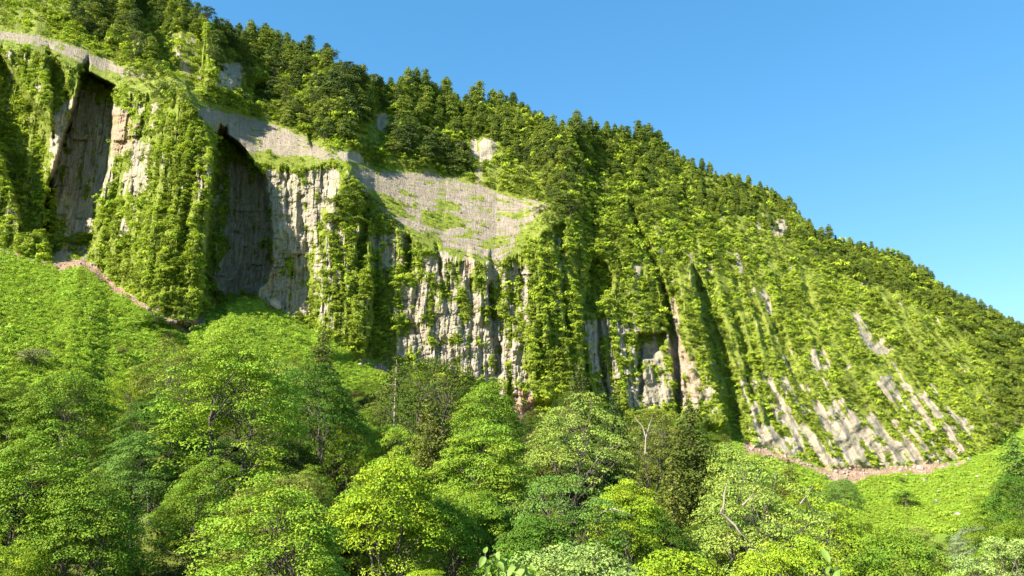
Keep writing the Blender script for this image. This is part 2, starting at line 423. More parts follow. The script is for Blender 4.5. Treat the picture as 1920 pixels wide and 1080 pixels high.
# everywhere on the wall a little rock looks through
few = sstep(0.36, 0.50, streak - .45 * (vs0 > 0) * np.abs(vs0) + 0.12 * noise(PX / 90, PY / 90, 154) + (.30 * fbm(PX / 34, PY / 50, 155, 3) + .04) * sstep(1300, 1450, PX)) * 0.9 * np.maximum(steepw, .8 * inmtn * rightpart * sstep(1250, 1350, PX))
RB = np.maximum(RB, few * (1 - isf))
RB = RB * inmtn
SB = sstep(-0.2, 0.2, slabv * (1 - sgv) - 0.70 + .25 * noise(U / 8, PY / 70, 164) + 0.55 * noise(PX / 46, bedw / 4, 161) + 0.25 * noise(PX / 18, bedw / 2.2, 163) + 0.42 * fbm(PX / 30, PY / 14, 162, 4)) * sstep(0.05, 0.3, slabv) * inmtn
VEG = np.clip(1 - RB - SB - dirtv, 0, 1)
soil_warm = samp(union([(1,[(205,200),(262,225),(250,275),(212,295)]),(1,[(500,470),(516,470),(514,540),(500,540)]),(.6,[(1250,520),(1330,600),(1320,760),(1260,760)]),(.5,[(740,440),(770,440),(765,530),(745,530)]),(.7,[(860,482),(890,484),(888,510),(866,505)])],2), PX, PY)

def padb(M, val=None):
    return np.concatenate([M, np.repeat(M[:, -1:], NB, 1) if val is None else np.full((NA, NB), val)], 1)
idx = np.arange(NA * NRT).reshape(NA, NRT)
Fq = np.stack([idx[:-1, :-1], idx[1:, :-1], idx[1:, 1:], idx[:-1, 1:]], -1).reshape(-1, 4)
Vt = np.stack([Xg, Yg, Zg], -1).reshape(-1, 3)
flow = np.stack([padb((U + warp * .3) * 0.25), padb(PY * 0.25), np.zeros((NA, NRT))], -1).reshape(-1, 3)

# ------------------------------------------------------------------ materials
def nt(mat):
    mat.use_nodes = True
    mat.node_tree.nodes.clear()
    return mat.node_tree
class G:
    def __init__(s, mat): s.t = nt(mat); s.n = s.t.nodes; s.l = s.t.links
    def new(s, kind, **kw):
        nd = s.n.new(kind)
        for k, v in kw.items(): setattr(nd, k, v)
        return nd
    def put(s, sock, v):
        if isinstance(v, (int, float)): sock.default_value = v
        elif isinstance(v, tuple): sock.default_value = v if len(v) != 3 or sock.type == 'VECTOR' else (*v, 1)
        else: s.l.new(v, sock)
    def attr(s, name, out='Fac'): 
        return s.new('ShaderNodeAttribute', attribute_name=name).outputs[out]
    def math(s, op, a, b=0.0, c=None, clamp=False):
        nd = s.new('ShaderNodeMath', operation=op, use_clamp=clamp)
        s.put(nd.inputs[0], a); s.put(nd.inputs[1], b)
        if c is not None: s.put(nd.inputs[2], c)
        return nd.outputs[0]
    def noise(s, vec, scale, detail=4, rough=0.6):
        nd = s.new('ShaderNodeTexNoise'); s.put(nd.inputs['Vector'], vec)
        nd.inputs['Scale'].default_value = scale; nd.inputs['Detail'].default_value = detail; nd.inputs['Roughness'].default_value = rough
        return nd.outputs['Fac']
    def mapr(s, v, a, b, c=0.0, d=1.0):
        nd = s.new('ShaderNodeMapRange'); s.put(nd.inputs[0], v)
        for i, q in enumerate((a, b, c, d)): nd.inputs[i + 1].default_value = q
        return nd.outputs[0]
    def mix(s, f, a, b, mode='MIX'):
        nd = s.new('ShaderNodeMix', data_type='RGBA', blend_type=mode)
        s.put(nd.inputs[0], f); s.put(nd.inputs[6], a); s.put(nd.inputs[7], b)
        return nd.outputs[2]
    def vmul(s, v, vec):
        nd = s.new('ShaderNodeVectorMath', operation='MULTIPLY'); s.put(nd.inputs[0], v); nd.inputs[1].default_value = vec
        return nd.outputs[0]

def terrain_material():
    m = bpy.data.materials.new('mountain_ground'); g = G(m)
    pos = g.new('ShaderNodeTexCoord').outputs['Object']
    fl = g.attr('flow', 'Vector')
    rock = g.attr('rock'); slab = g.attr('slab'); dirt = g.attr('dirt'); warm = g.attr('warm'); mead = g.attr('meadow')
    n_big = g.noise(pos, 0.03, 4); n_mid = g.noise(pos, 0.22, 6, 0.65); n_fine = g.noise(pos, 1.3, 5, 0.7)
    st = g.noise(g.vmul(fl, (1.1, 0.09, 1)), 0.7, 5, 0.65)
    st2 = g.noise(g.vmul(fl, (1.0, 0.16, 1)), 2.2, 4, 0.65)
    # rock
    c = g.mix(g.mapr(st, .34, .66), (0.22, 0.18, 0.14), (0.42, 0.355, 0.28))
    c = g.mix(g.mapr(n_mid, .4, .7, 0, .55), c, (0.42, 0.37, 0.31))
    c = g.mix(g.mapr(st2, .56, .70, 0, .6), c, (0.09, 0.08, 0.07))
    c = g.mix(g.mapr(n_big, .45, .7, 0, .45), c, (0.34, 0.26, 0.20))
    c = g.mix(g.math('MULTIPLY', warm, 0.55), c, (0.36, 0.20, 0.12))
    lich = g.mapr(g.noise(g.vmul(fl, (1, .25, 1)), 0.8, 6, .7), .50, .62)
    c = g.mix(g.math('MULTIPLY', lich, 0.60), c, (0.16, 0.22, 0.045))
    # pale bedded slab
    bed = g.noise(g.vmul(g.attr('bedv', 'Vector'), (0.12, 1.0, 1)), 0.9, 6, .7)
    sl = g.mix(g.mapr(g.math('ADD', g.math('MULTIPLY', bed, .6), g.math('MULTIPLY', st, .4)), .38, .62), (0.19, 0.155, 0.12), (0.35, 0.29, 0.225))
    sl = g.mix(g.mapr(n_fine, .52, .72, 0, .5), sl, (0.17, 0.14, 0.115))
    sl = g.mix(g.mapr(g.noise(g.vmul(fl, (0.35, 1.0, 1)), 0.5, 6, .7), .54, .64, 0, .75), sl, (0.17, 0.20, 0.045))
    # plants close to the ground
    gr = g.mix(g.mapr(n_mid, .35, .65), (0.10, 0.14, 0.02), (0.25, 0.28, 0.045))
    gr = g.mix(g.mapr(n_big, .4, .65), gr, (0.17, 0.20, 0.03))
    md = g.mix(g.mapr(n_fine, .35, .65), (0.13, 0.22, 0.022), (0.24, 0.35, 0.035))
    gr = g.mix(mead, gr, md)
    so = g.mix(g.mapr(n_mid, .4, .65), (0.28, 0.17, 0.105), (0.38, 0.26, 0.17))
    def edge(a, w=0.5):
        return g.mapr(g.math('ADD', a, g.math('MULTIPLY', g.math('SUBTRACT', n_fine, 0.5), w)), 0.42, 0.58)
    col = g.mix(edge(rock, .9), gr, c)
    col = g.mix(edge(slab, .7), col, sl)
    col = g.mix(edge(dirt, .6), col, so)
    b = g.new('ShaderNodeBsdfPrincipled')
    g.put(b.inputs['Base Color'], col); b.inputs['Roughness'].default_value = 0.9; b.inputs['Specular IOR Level'].default_value = 0.15
    bp = g.new('ShaderNodeBump'); bp.inputs['Strength'].default_value = 0.9; bp.inputs['Distance'].default_value = 1.0
    hgt = g.math('ADD', g.math('MULTIPLY', st2, 1.0), g.math('ADD', g.math('MULTIPLY', n_fine, 0.8), g.math('MULTIPLY', n_mid, 1.6)))
    g.put(bp.inputs['Height'], hgt); g.l.new(bp.outputs[0], b.inputs['Normal'])
    o = g.new('ShaderNodeOutputMaterial'); g.l.new(b.outputs[0], o.inputs[0])
    return m

def leaf_material(name, col=None, col2=None, trans=0.18, var=0.42, gloss=0.1):
    """col None: the colour comes from the object (obj.color); 'tint' is a random number stored on every leaf"""
    m = bpy.data.materials.new(name); g = G(m)
    tint = g.attr('tint')
    oi = g.new('ShaderNodeObjectInfo')
    base = oi.outputs['Color'] if col is None else g.mix(oi.outputs['Random'], col, col2 or col)
    hs = g.new('ShaderNodeHueSaturation')
    g.put(hs.inputs['Color'], base)
    g.put(hs.inputs['Hue'], g.math('ADD', 0.47, g.math('MULTIPLY', g.attr('tint2'), 0.05)))
    g.put(hs.inputs['Value'], g.math('ADD', 1 - var, g.math('MULTIPLY', tint, 2 * var)))
    b = g.new('ShaderNodeBsdfPrincipled'); g.l.new(hs.outputs[0], b.inputs['Base Color'])
    b.inputs['Roughness'].default_value = 0.55; b.inputs['Specular IOR Level'].default_value = gloss
    tr_ = g.new('ShaderNodeBsdfTranslucent')
    g.put(tr_.inputs['Color'], g.mix(1.0, hs.outputs[0], (1.25, 1.15, 0.45), 'MULTIPLY'))
    mx = g.new('ShaderNodeMixShader'); mx.inputs[0].default_value = trans
    g.l.new(b.outputs[0], mx.inputs[1]); g.l.new(tr_.outputs[0], mx.inputs[2])
    o = g.new('ShaderNodeOutputMaterial'); g.l.new(mx.outputs[0], o.inputs[0])
    return m

def bark_material(name, a, b_):
    m = bpy.data.materials.new(name); g = G(m)
    pos = g.new('ShaderNodeTexCoord').outputs['Object']
    n = g.noise(g.vmul(pos, (4, 4, 1)), 2.0, 5, .7)
    b = g.new('ShaderNodeBsdfPrincipled'); g.put(b.inputs['Base Color'], g.mix(g.mapr(n, .35, .65), a, b_))
    b.inputs['Roughness'].default_value = 0.9
    bp = g.new('ShaderNodeBump'); bp.inputs['Strength'].default_value = .6; bp.inputs['Distance'].default_value = .05
    g.put(bp.inputs['Height'], n); g.l.new(bp.outputs[0], b.inputs['Normal'])
    o = g.new('ShaderNodeOutputMaterial'); g.l.new(b.outputs[0], o.inputs[0])
    return m

M_TERR = terrain_material()
M_LEAF = leaf_material('leaves_by_object')
M_NEEDLE = leaf_material('needles_by_object', trans=0.15, var=0.35, gloss=0.1)
M_SHRUB = leaf_material('cliff_shrub_leaves', (0.14, 0.215, 0.02), (0.32, 0.42, 0.036), trans=0.3, var=.35)
M_HERB = leaf_material('debris_slope_herbs', (0.21, 0.33, 0.03), (0.35, 0.47, 0.05), trans=0.3, var=.25)
M_UNDER = leaf_material('understorey_leaves', (0.04, 0.08, 0.01), (0.08, 0.14, 0.018), trans=0.35)  # leaf colour kept dark: shade of the gaps painted in
M_FARFOR = leaf_material('far_forest_leaves', (0.08, 0.125, 0.022), (0.20, 0.26, 0.032), trans=0.2, var=.35)
M_BARK = bark_material('bark', (0.06, 0.047, 0.036), (0.15, 0.12, 0.09))
M_PALE = bark_material('pale_bark', (0.24, 0.19, 0.145), (0.36, 0.30, 0.24))

me = mesh_from('mountain', Vt, Fq, [M_TERR], dict(rock=padb(RB, 0).ravel(), slab=padb(SB, 0).ravel(), dirt=padb(dirtv, 0).ravel(),
    warm=padb(soil_warm, 0).ravel(), meadow=padb(np.clip(1 - inmtn, 0, 1) * (1 - isf), 0).ravel(), flow=flow, bedv=np.stack([padb(PX * .25), padb(bedw * .42), np.zeros((NA, NRT))], -1).reshape(-1, 3)), smooth=False)
_fpx = (PX[:-1, :] + PX[1:, :])[:, :] * .5
_sm = np.ones((NA - 1, NRT - 1), bool)
_sm[:, :NR - 1] = (_fpx[:, :-1] > 1180) | (SB[:-1, :-1] > .3) | (isledge[:-1, :-1] > .5) | (steepw[:-1, :-1] < .5)
me.polygons.foreach_set('use_smooth', _sm.ravel())
tag(link('mountain', me), 'steep green and grey mountain wall under the blue sky', kind='structure')

# thin summer haze
if HAZE > 0:
    import bmesh
    bm = bmesh.new(); bmesh.ops.create_cube(bm, size=1.0)
    hm = bpy.data.meshes.new('haze'); bm.to_mesh(hm); bm.free()
    ho = link('haze', hm); ztop = float(Zg.max()) + 40
    ho.scale = (4900, 4900, ztop + 48); ho.location = (0, 0, (ztop - 48) / 2)
    mh = bpy.data.materials.new('haze'); t_ = nt(mh)
    pv = t_.nodes.new('ShaderNodeVolumePrincipled'); pv.inputs['Density'].default_value = HAZE; pv.inputs['Color'].default_value = (.86, .93, 1, 1); pv.inputs['Anisotropy'].default_value = .2
    oo = t_.nodes.new('ShaderNodeOutputMaterial'); t_.links.new(pv.outputs[0], oo.inputs['Volume'])
    hm.materials.append(mh); tag(ho, 'thin bluish summer haze over the valley', kind='stuff')

# valley floor sheet and the bank the camera stands on
S = 2400
me = mesh_from('valley_floor', [(-S, -S, -46), (S, -S, -46), (S, S, -46), (-S, S, -46)], [(0, 1, 2, 3)], [M_TERR], dict(meadow=np.ones(4)))
tag(link('ground', me), 'green valley floor', kind='structure')
bx = np.linspace(-160, 160, 60); by = np.concatenate([np.linspace(-200, 1.5, 12), np.linspace(2.2, 32, 30)])
BX, BY = np.meshgrid(bx, by, indexing='ij')
BZ = np.where(BY < 2, -1.65, -1.65 - (BY - 2) * 0.72) + fbm(BX / 7, BY / 7, 171, 3) * 0.3 * sstep(2, 6, BY)
bi = np.arange(BX.size).reshape(BX.shape)
me = mesh_from('bank', np.stack([BX, BY, BZ], -1).reshape(-1, 3), np.stack([bi[:-1, :-1], bi[1:, :-1], bi[1:, 1:], bi[:-1, 1:]], -1).reshape(-1, 4), [M_TERR], dict(meadow=np.ones(BX.size)), smooth=True)
tag(link('bank', me), 'grassy bank falling away below the viewpoint', kind='structure')

# ------------------------------------------------------------------ plants: builders
def rand_dirs(n, rng, up_bias=0.0):
    d = rng.normal(size=(n, 3)); d /= np.linalg.norm(d, axis=1)[:, None]
    if up_bias > 0:
        d[:, 2] = np.where(rng.random(n) < up_bias, np.abs(d[:, 2]), d[:, 2])
    return d
def leaf_quads(c, nrm, size, rng, asp=0.62, fold=0.16):
    n = len(c)
    nrm = nrm / (np.linalg.norm(nrm, axis=1)[:, None] + 1e-9)
    r = rng.normal(size=(n, 3))
    t = np.cross(nrm, r); t /= (np.linalg.norm(t, axis=1)[:, None] + 1e-9)
    b = np.cross(nrm, t)
    s = size[:, None]
    V = np.stack([c - t * s * .5, c + b * s * .5 * asp - nrm * s * fold, c + t * s * .5, c - b * s * .5 * asp - nrm * s * fold], 1).reshape(-1, 3)
    Fc = np.arange(n * 4).reshape(n, 4)
    return V, Fc
def pads_to_leaves(P, rng, leaf, dens, up=0.75, nz=0.5):
    """P: rows cx cy cz rx ry rz yaw tilt ; leaves sit on the upper shells of flattened pads"""
    Vs = []; T1 = []; T2 = []
    cs = []; ns = []; t1 = []; t2 = []
    for p in P:
        cx, cy, cz, rx, ry, rz, yaw, tx, ty = p
        n = max(6, int(dens * rx * ry))
        d = rand_dirs(n, rng, up)
        q = d * np.array([rx, ry, rz]) * rng.uniform(0.72, 1.08, n)[:, None]
        q[:, 2] += (q[:, 0] * tx + q[:, 1] * ty)
        cy_, sy_ = math.cos(yaw), math.sin(yaw)
        qx = q[:, 0] * cy_ - q[:, 1] * sy_; qy = q[:, 0] * sy_ + q[:, 1] * cy_
        c = np.stack([cx + qx, cy + qy, cz + q[:, 2]], 1)
        nn = np.stack([d[:, 0] * cy_ - d[:, 1] * sy_, d[:, 0] * sy_ + d[:, 1] * cy_, d[:, 2] * 1.1 + 0.35], 1) + rng.normal(size=(n, 3)) * nz
        cs.append(c); ns.append(nn)
        pt = rng.random()
        t1.append(np.clip(0.5 * rng.random(n) + 0.5 * pt, 0, 1)); t2.append(np.clip(.4 * rng.random(n) + .6 * rng.random(), 0, 1))
    c = np.concatenate(cs); nn = np.concatenate(ns); t1 = np.concatenate(t1); t2 = np.concatenate(t2)
    V, Fc = leaf_quads(c, nn, leaf * rng.uniform(0.65, 1.3, len(c)), rng)
    return V, Fc, np.repeat(t1, 4), np.repeat(t2, 4)

def tube(path, rad, sides=7):
    P = np.array(path, float); n = len(P)
    V = []; 
    for i in range(n):
        d = P[min(i + 1, n - 1)] - P[max(i - 1, 0)]; d /= np.linalg.norm(d) + 1e-9
        a = np.cross(d, [0.31, 0.95, 0.05]); a /= np.linalg.norm(a) + 1e-9; b = np.cross(d, a)
        ang_ = np.arange(sides) / sides * 2 * np.pi
        V.append(P[i] + rad[i] * (np.cos(ang_)[:, None] * a + np.sin(ang_)[:, None] * b))
    V = np.concatenate(V)
    Fc = []
    for i in range(n - 1):
        for k in range(sides):
            k2 = (k + 1) % sides
            Fc.append((i * sides + k, i * sides + k2, (i + 1) * sides + k2, (i + 1) * sides + k))
    return V, np.array(Fc)
def merge(parts):
    Vs = []; Fs = []; o = 0
    for V, Fc in parts:
        Vs.append(V); Fs.append(Fc + o); o += len(V)
    return np.concatenate(Vs), np.concatenate(Fs)
def limb(a, b, r0, r1, rng, n=5, sag=0.12, sides=5):
    a = np.array(a, float); b = np.array(b, float)
    ts = np.linspace(0, 1, n); L = np.linalg.norm(b - a)
    P = a + (b - a) * ts[:, None]
    P[1:-1] += rng.normal(size=(n - 2, 3)) * L * 0.06
    P[:, 2] += np.sin(ts * np.pi) * L * sag
    return tube(P, r0 + (r1 - r0) * ts, sides)

def broadleaf(seed, H=14., R=5.5, base=0.28, leaf=0.26, dens=46, npad=120, flat=0.45, padr=(0.9, 1.7), forks=1, cone=0.0, open_=0.0, shell=(0.68, 1.0), stem=0.2):
    """a crown of many leafy pads on forking limbs; returns trunk and crown arrays"""
    rng = np.random.default_rng(seed)
    zc0 = H * base; ch = H - zc0
    pads = []
    lumps = rand_dirs(9, rng); la = rng.uniform(-0.42, 0.36, 9)
    for k in range(npad):
        d = rand_dirs(1, rng, 0.55)[0]
        if d[2] < -0.55: d[2] *= -1
        lump = 1 + sum(la[j] * max(0, float(d @ lumps[j])) ** 3 for j in range(9)) 
        f = rng.uniform(*shell) ** 0.7 * lump
        zz = zc0 + ch * (0.5 + 0.47 * d[2] * f)
        hrel = (zz - zc0) / ch
        rr = R * f * (1 - cone * max(0, hrel)) * (1.0 if hrel > 0.15 else 0.8)
        hxy = math.hypot(d[0], d[1])
        pr = rng.uniform(*padr) * (1 - 0.35 * hrel)
        if rng.random() < open_: continue
        yaw = math.atan2(d[1], d[0])
        pads.append([d[0] * rr, d[1] * rr, zz, pr * 1.2, pr * 0.85, pr * flat, yaw, -0.25 * hxy, 0])
    V, Fc, t1, t2 = pads_to_leaves(pads, rng, leaf, dens, nz=.34)
    parts = []
    lean = rng.normal(size=2) * 0.04 * H
    zt = H * 0.62
    for fk in range(forks):
        off = np.array([0, 0]) if forks == 1 else np.array([math.cos(fk * 6.28 / forks), math.sin(fk * 6.28 / forks)]) * R * .28
        z0 = 0 if fk == 0 else H * 0.16
        n = 7
        ts = np.linspace(0, 1, n)
        P = np.stack([lean[0] * ts + off[0] * ts, lean[1] * ts + off[1] * ts, z0 * 0 + zt * ts], 1)
        P[1:-1, :2] += rng.normal(size=(n - 2, 2)) * 0.12
        parts.append(tube(P, stem * (1 - 0.75 * ts) * (1 if forks == 1 else .8) + .03, 8))
    pa = np.array(pads)
    sel = rng.choice(len(pa), min(len(pa), 42), replace=False)
    for j in sel:
        tgt = pa[j, :3]; z = min(zt * 0.97, max(H * base * 0.8, tgt[2] - np.hypot(tgt[0], tgt[1]) * 0.75))
        u = z / zt
        fk = rng.integers(forks)
        off = np.array([0, 0]) if forks == 1 else np.array([math.cos(fk * 6.28 / forks), math.sin(fk * 6.28 / forks)]) * R * .28
        st_ = np.array([(lean[0] + off[0]) * u, (lean[1] + off[1]) * u, z])
        parts.append(limb(st_, tgt, stem * .38 * (1.1 - u * .6), 0.025, rng))
    return merge(parts), (V, Fc, t1, t2)

def conifer(seed, H=16., R=3.2, base=0.12, leaf=0.34, dens=42, levels=22, round_=0.5, bare=0.0, padr=1.0, stem=.2):
    rng = np.random.default_rng(seed)
    pads = []; parts = []
    n = 8; ts = np.linspace(0, 1, n)
    P = np.stack([rng.normal(size=n) * 0.05, rng.normal(size=n) * 0.05, ts * H * 0.98], 1)
    parts.append(tube(P, stem * (1 - 0.93 * ts) + .02, 7))
    for L in range(levels):
        h = (L + rng.random() * 0.7) / levels
        z = H * (base + (1 - base) * h)
        prof = (1 - h) ** round_ * (0.65 + 0.35 * min(1, h * 5))
        rr = R * prof * rng.uniform(0.72, 1.12)
        nb = max(3, int(2.4 + rr * 2.1))
        a0 = rng.random() * 6.28
        for b in range(nb):
            if rng.random() < bare: continue
            a = a0 + b * 6.283 / nb + rng.normal() * 0.25
            r2 = rr * rng.uniform(0.5, 1.0)
            pr = padr * (0.35 + 0.35 * rr) * rng.uniform(0.7, 1.2)
            c = (math.cos(a) * r2 * .72, math.sin(a) * r2 * .72, z - 0.12 * r2)
            pads.append([c[0], c[1], c[2], pr * 1.15, pr * .72, pr * .42 + .12, a, -0.28, 0])
            if L % 2 == 0 and b % 2 == 0:
                parts.append(limb((0, 0, z), (math.cos(a) * r2, math.sin(a) * r2, z - .1 * r2), .05, .015, rng, 4, 0.02, 4))
    pads.append([0, 0, H * .985, .25, .25, .5, 0, 0, 0])
    V, Fc, t1, t2 = pads_to_leaves(pads, rng, leaf, dens, up=0.6, nz=.6)
    return merge(parts), (V, Fc, t1, t2)

def bare_tree(seed, H=12., spread=2.4, nb=8, stem=.11, tw=2):
    rng = np.random.default_rng(seed); parts = []
    n = 7; ts = np.linspace(0, 1, n)
    P = np.stack([np.cumsum(rng.normal(size=n) * .14), np.cumsum(rng.normal(size=n) * .1), ts * H * .9], 1); P[0, :2] = 0
    parts.append(tube(P, stem * (1 - .85 * ts) + .015, 7))
    for k in range(nb):
        u = rng.uniform(.35, .97); a = rng.random() * 6.28; L = spread * (1.15 - u) * rng.uniform(.7, 1.3) + .6
        s = np.array([np.interp(u, ts, P[:, 0]), np.interp(u, ts, P[:, 1]), u * H * .9])
        e = s + np.array([math.cos(a) * L, math.sin(a) * L, L * rng.uniform(.25, .9)])
        parts.append(limb(s, e, .07 * (1.2 - u), .02, rng, 5, -.05, 5))
        for q in range(tw):
            v = rng.uniform(.3, 1); s2 = s + (e - s) * v
            e2 = s2 + rand_dirs(1, rng, .8)[0] * L * .4
            parts.append(limb(s2, e2, .028, .012, rng, 3, .0, 3))
    return merge(parts)

def crown_mesh(name, cr, mat):
    V, Fc, t1, t2 = cr
    return mesh_from(name, V, Fc, [mat], dict(tint=t1, tint2=t2))
def trunk_mesh(name, tk, mat):
    return mesh_from(name, tk[0], tk[1], [mat], smooth=True)

PROTO = {}
def proto(key, pair, lm, bm, H, R):
    tk, cr = pair
    PROTO[key] = (trunk_mesh(key + '_trunk', tk, bm), crown_mesh(key + '_crown', cr, lm), H, R)
# near trees: fine leaves
for i in range(4):
    proto('round%d' % i, broadleaf(100 + i, 14, 5.4, .08, .19, 128, 215, .55, (.8, 1.5), forks=1 + i % 3, cone=.12 * (i % 3)), M_LEAF, M_BARK, 14, 5.6)
for i in range(4):
    proto('layered%d' % i, broadleaf(120 + i, 14, 5.6, .05, .20, 128, 210, .38, (.9, 1.8), forks=1 + i % 2, cone=.35), M_LEAF, M_BARK, 14, 5.6)
for i in range(2):
    proto('airy%d' % i, broadleaf(140 + i, 14, 4.8, .12, .185, 112, 170, .40, (.7, 1.5), forks=2, open_=.1), M_LEAF, M_BARK, 14, 5.0)
for i in range(2):
    proto('tall%d' % i, broadleaf(150 + i, 17, 5.2, .06, .19, 118, 260, .5, (.8, 1.5), forks=2, cone=.35), M_LEAF, M_BARK, 17, 5.4)
for i in range(3):
    proto('cedar%d' % i, conifer(160 + i, 17, 3.7, .10, .30, 70, 26, .55), M_NEEDLE, M_BARK, 17, 3.7)
proto('cypress', conifer(170, 14, 1.6, .03, .26, 90, 34, .35), M_NEEDLE, M_BARK, 14, 1.6)
proto('sparse_conifer', conifer(171, 16, 3.0, .2, .28, 46, 18, .6, bare=.3), M_NEEDLE, M_PALE, 16, 3.0)
# mountain trees: coarser
for i in range(5):
    proto('mcon%d' % i, conifer(200 + i, 13, 4.4 + .5 * (i % 3), .02, .7, 16, 9 + i % 3, .22 + .07 * (i % 3), padr=1.2), M_NEEDLE, M_BARK, 13, 4.4)
for i in range(5):
    proto('mbro%d' % i, broadleaf(220 + i, 10, 4.6, .06, .6, 15, 60, .55, (1.0, 1.9), shell=(.6, 1.0)), M_LEAF, M_BARK, 10, 4.6)
PROTO['bare0'] = (trunk_mesh('bare0', bare_tree(300), M_PALE), None, 12, 3)
PROTO['bare1'] = (trunk_mesh('bare1', bare_tree(301, 12, 3.2, 9, .13, 2), M_PALE), None, 12, 3)
PROTO['snag'] = (trunk_mesh('snag', bare_tree(302, 12, 1.3, 9, .16, 1), M_PALE), None, 12, 2)

def place(name, key, loc, sxy, sz, rot, color, label, cat, group=None):
    tk, cr, H, R_ = PROTO[key]
    e = bpy.data.objects.new(name, None); e.empty_display_size = 0.5
    COL.objects.link(e)
    e.location = loc; e.rotation_euler = (0, 0, rot); e.scale = (sxy, sxy, sz)
    tag(e, label, cat, group)
    t = link('trunk', tk, e)
    if cr is not None:
        c = link('crown', cr, e); c.color = (*color, 1)
    return e

# ground lookup: distance -> height along a column of fixed azimuth
def ground_z(a, y):
    j = int(np.clip(np.searchsorted(A, a), 0, NA - 1))
    yy = Yr[j, :]; k = kf[j] + 40
    o = np.argsort(yy[:k])
    return float(np.interp(y, yy[:k][o], ZZ[j, :k][o]))

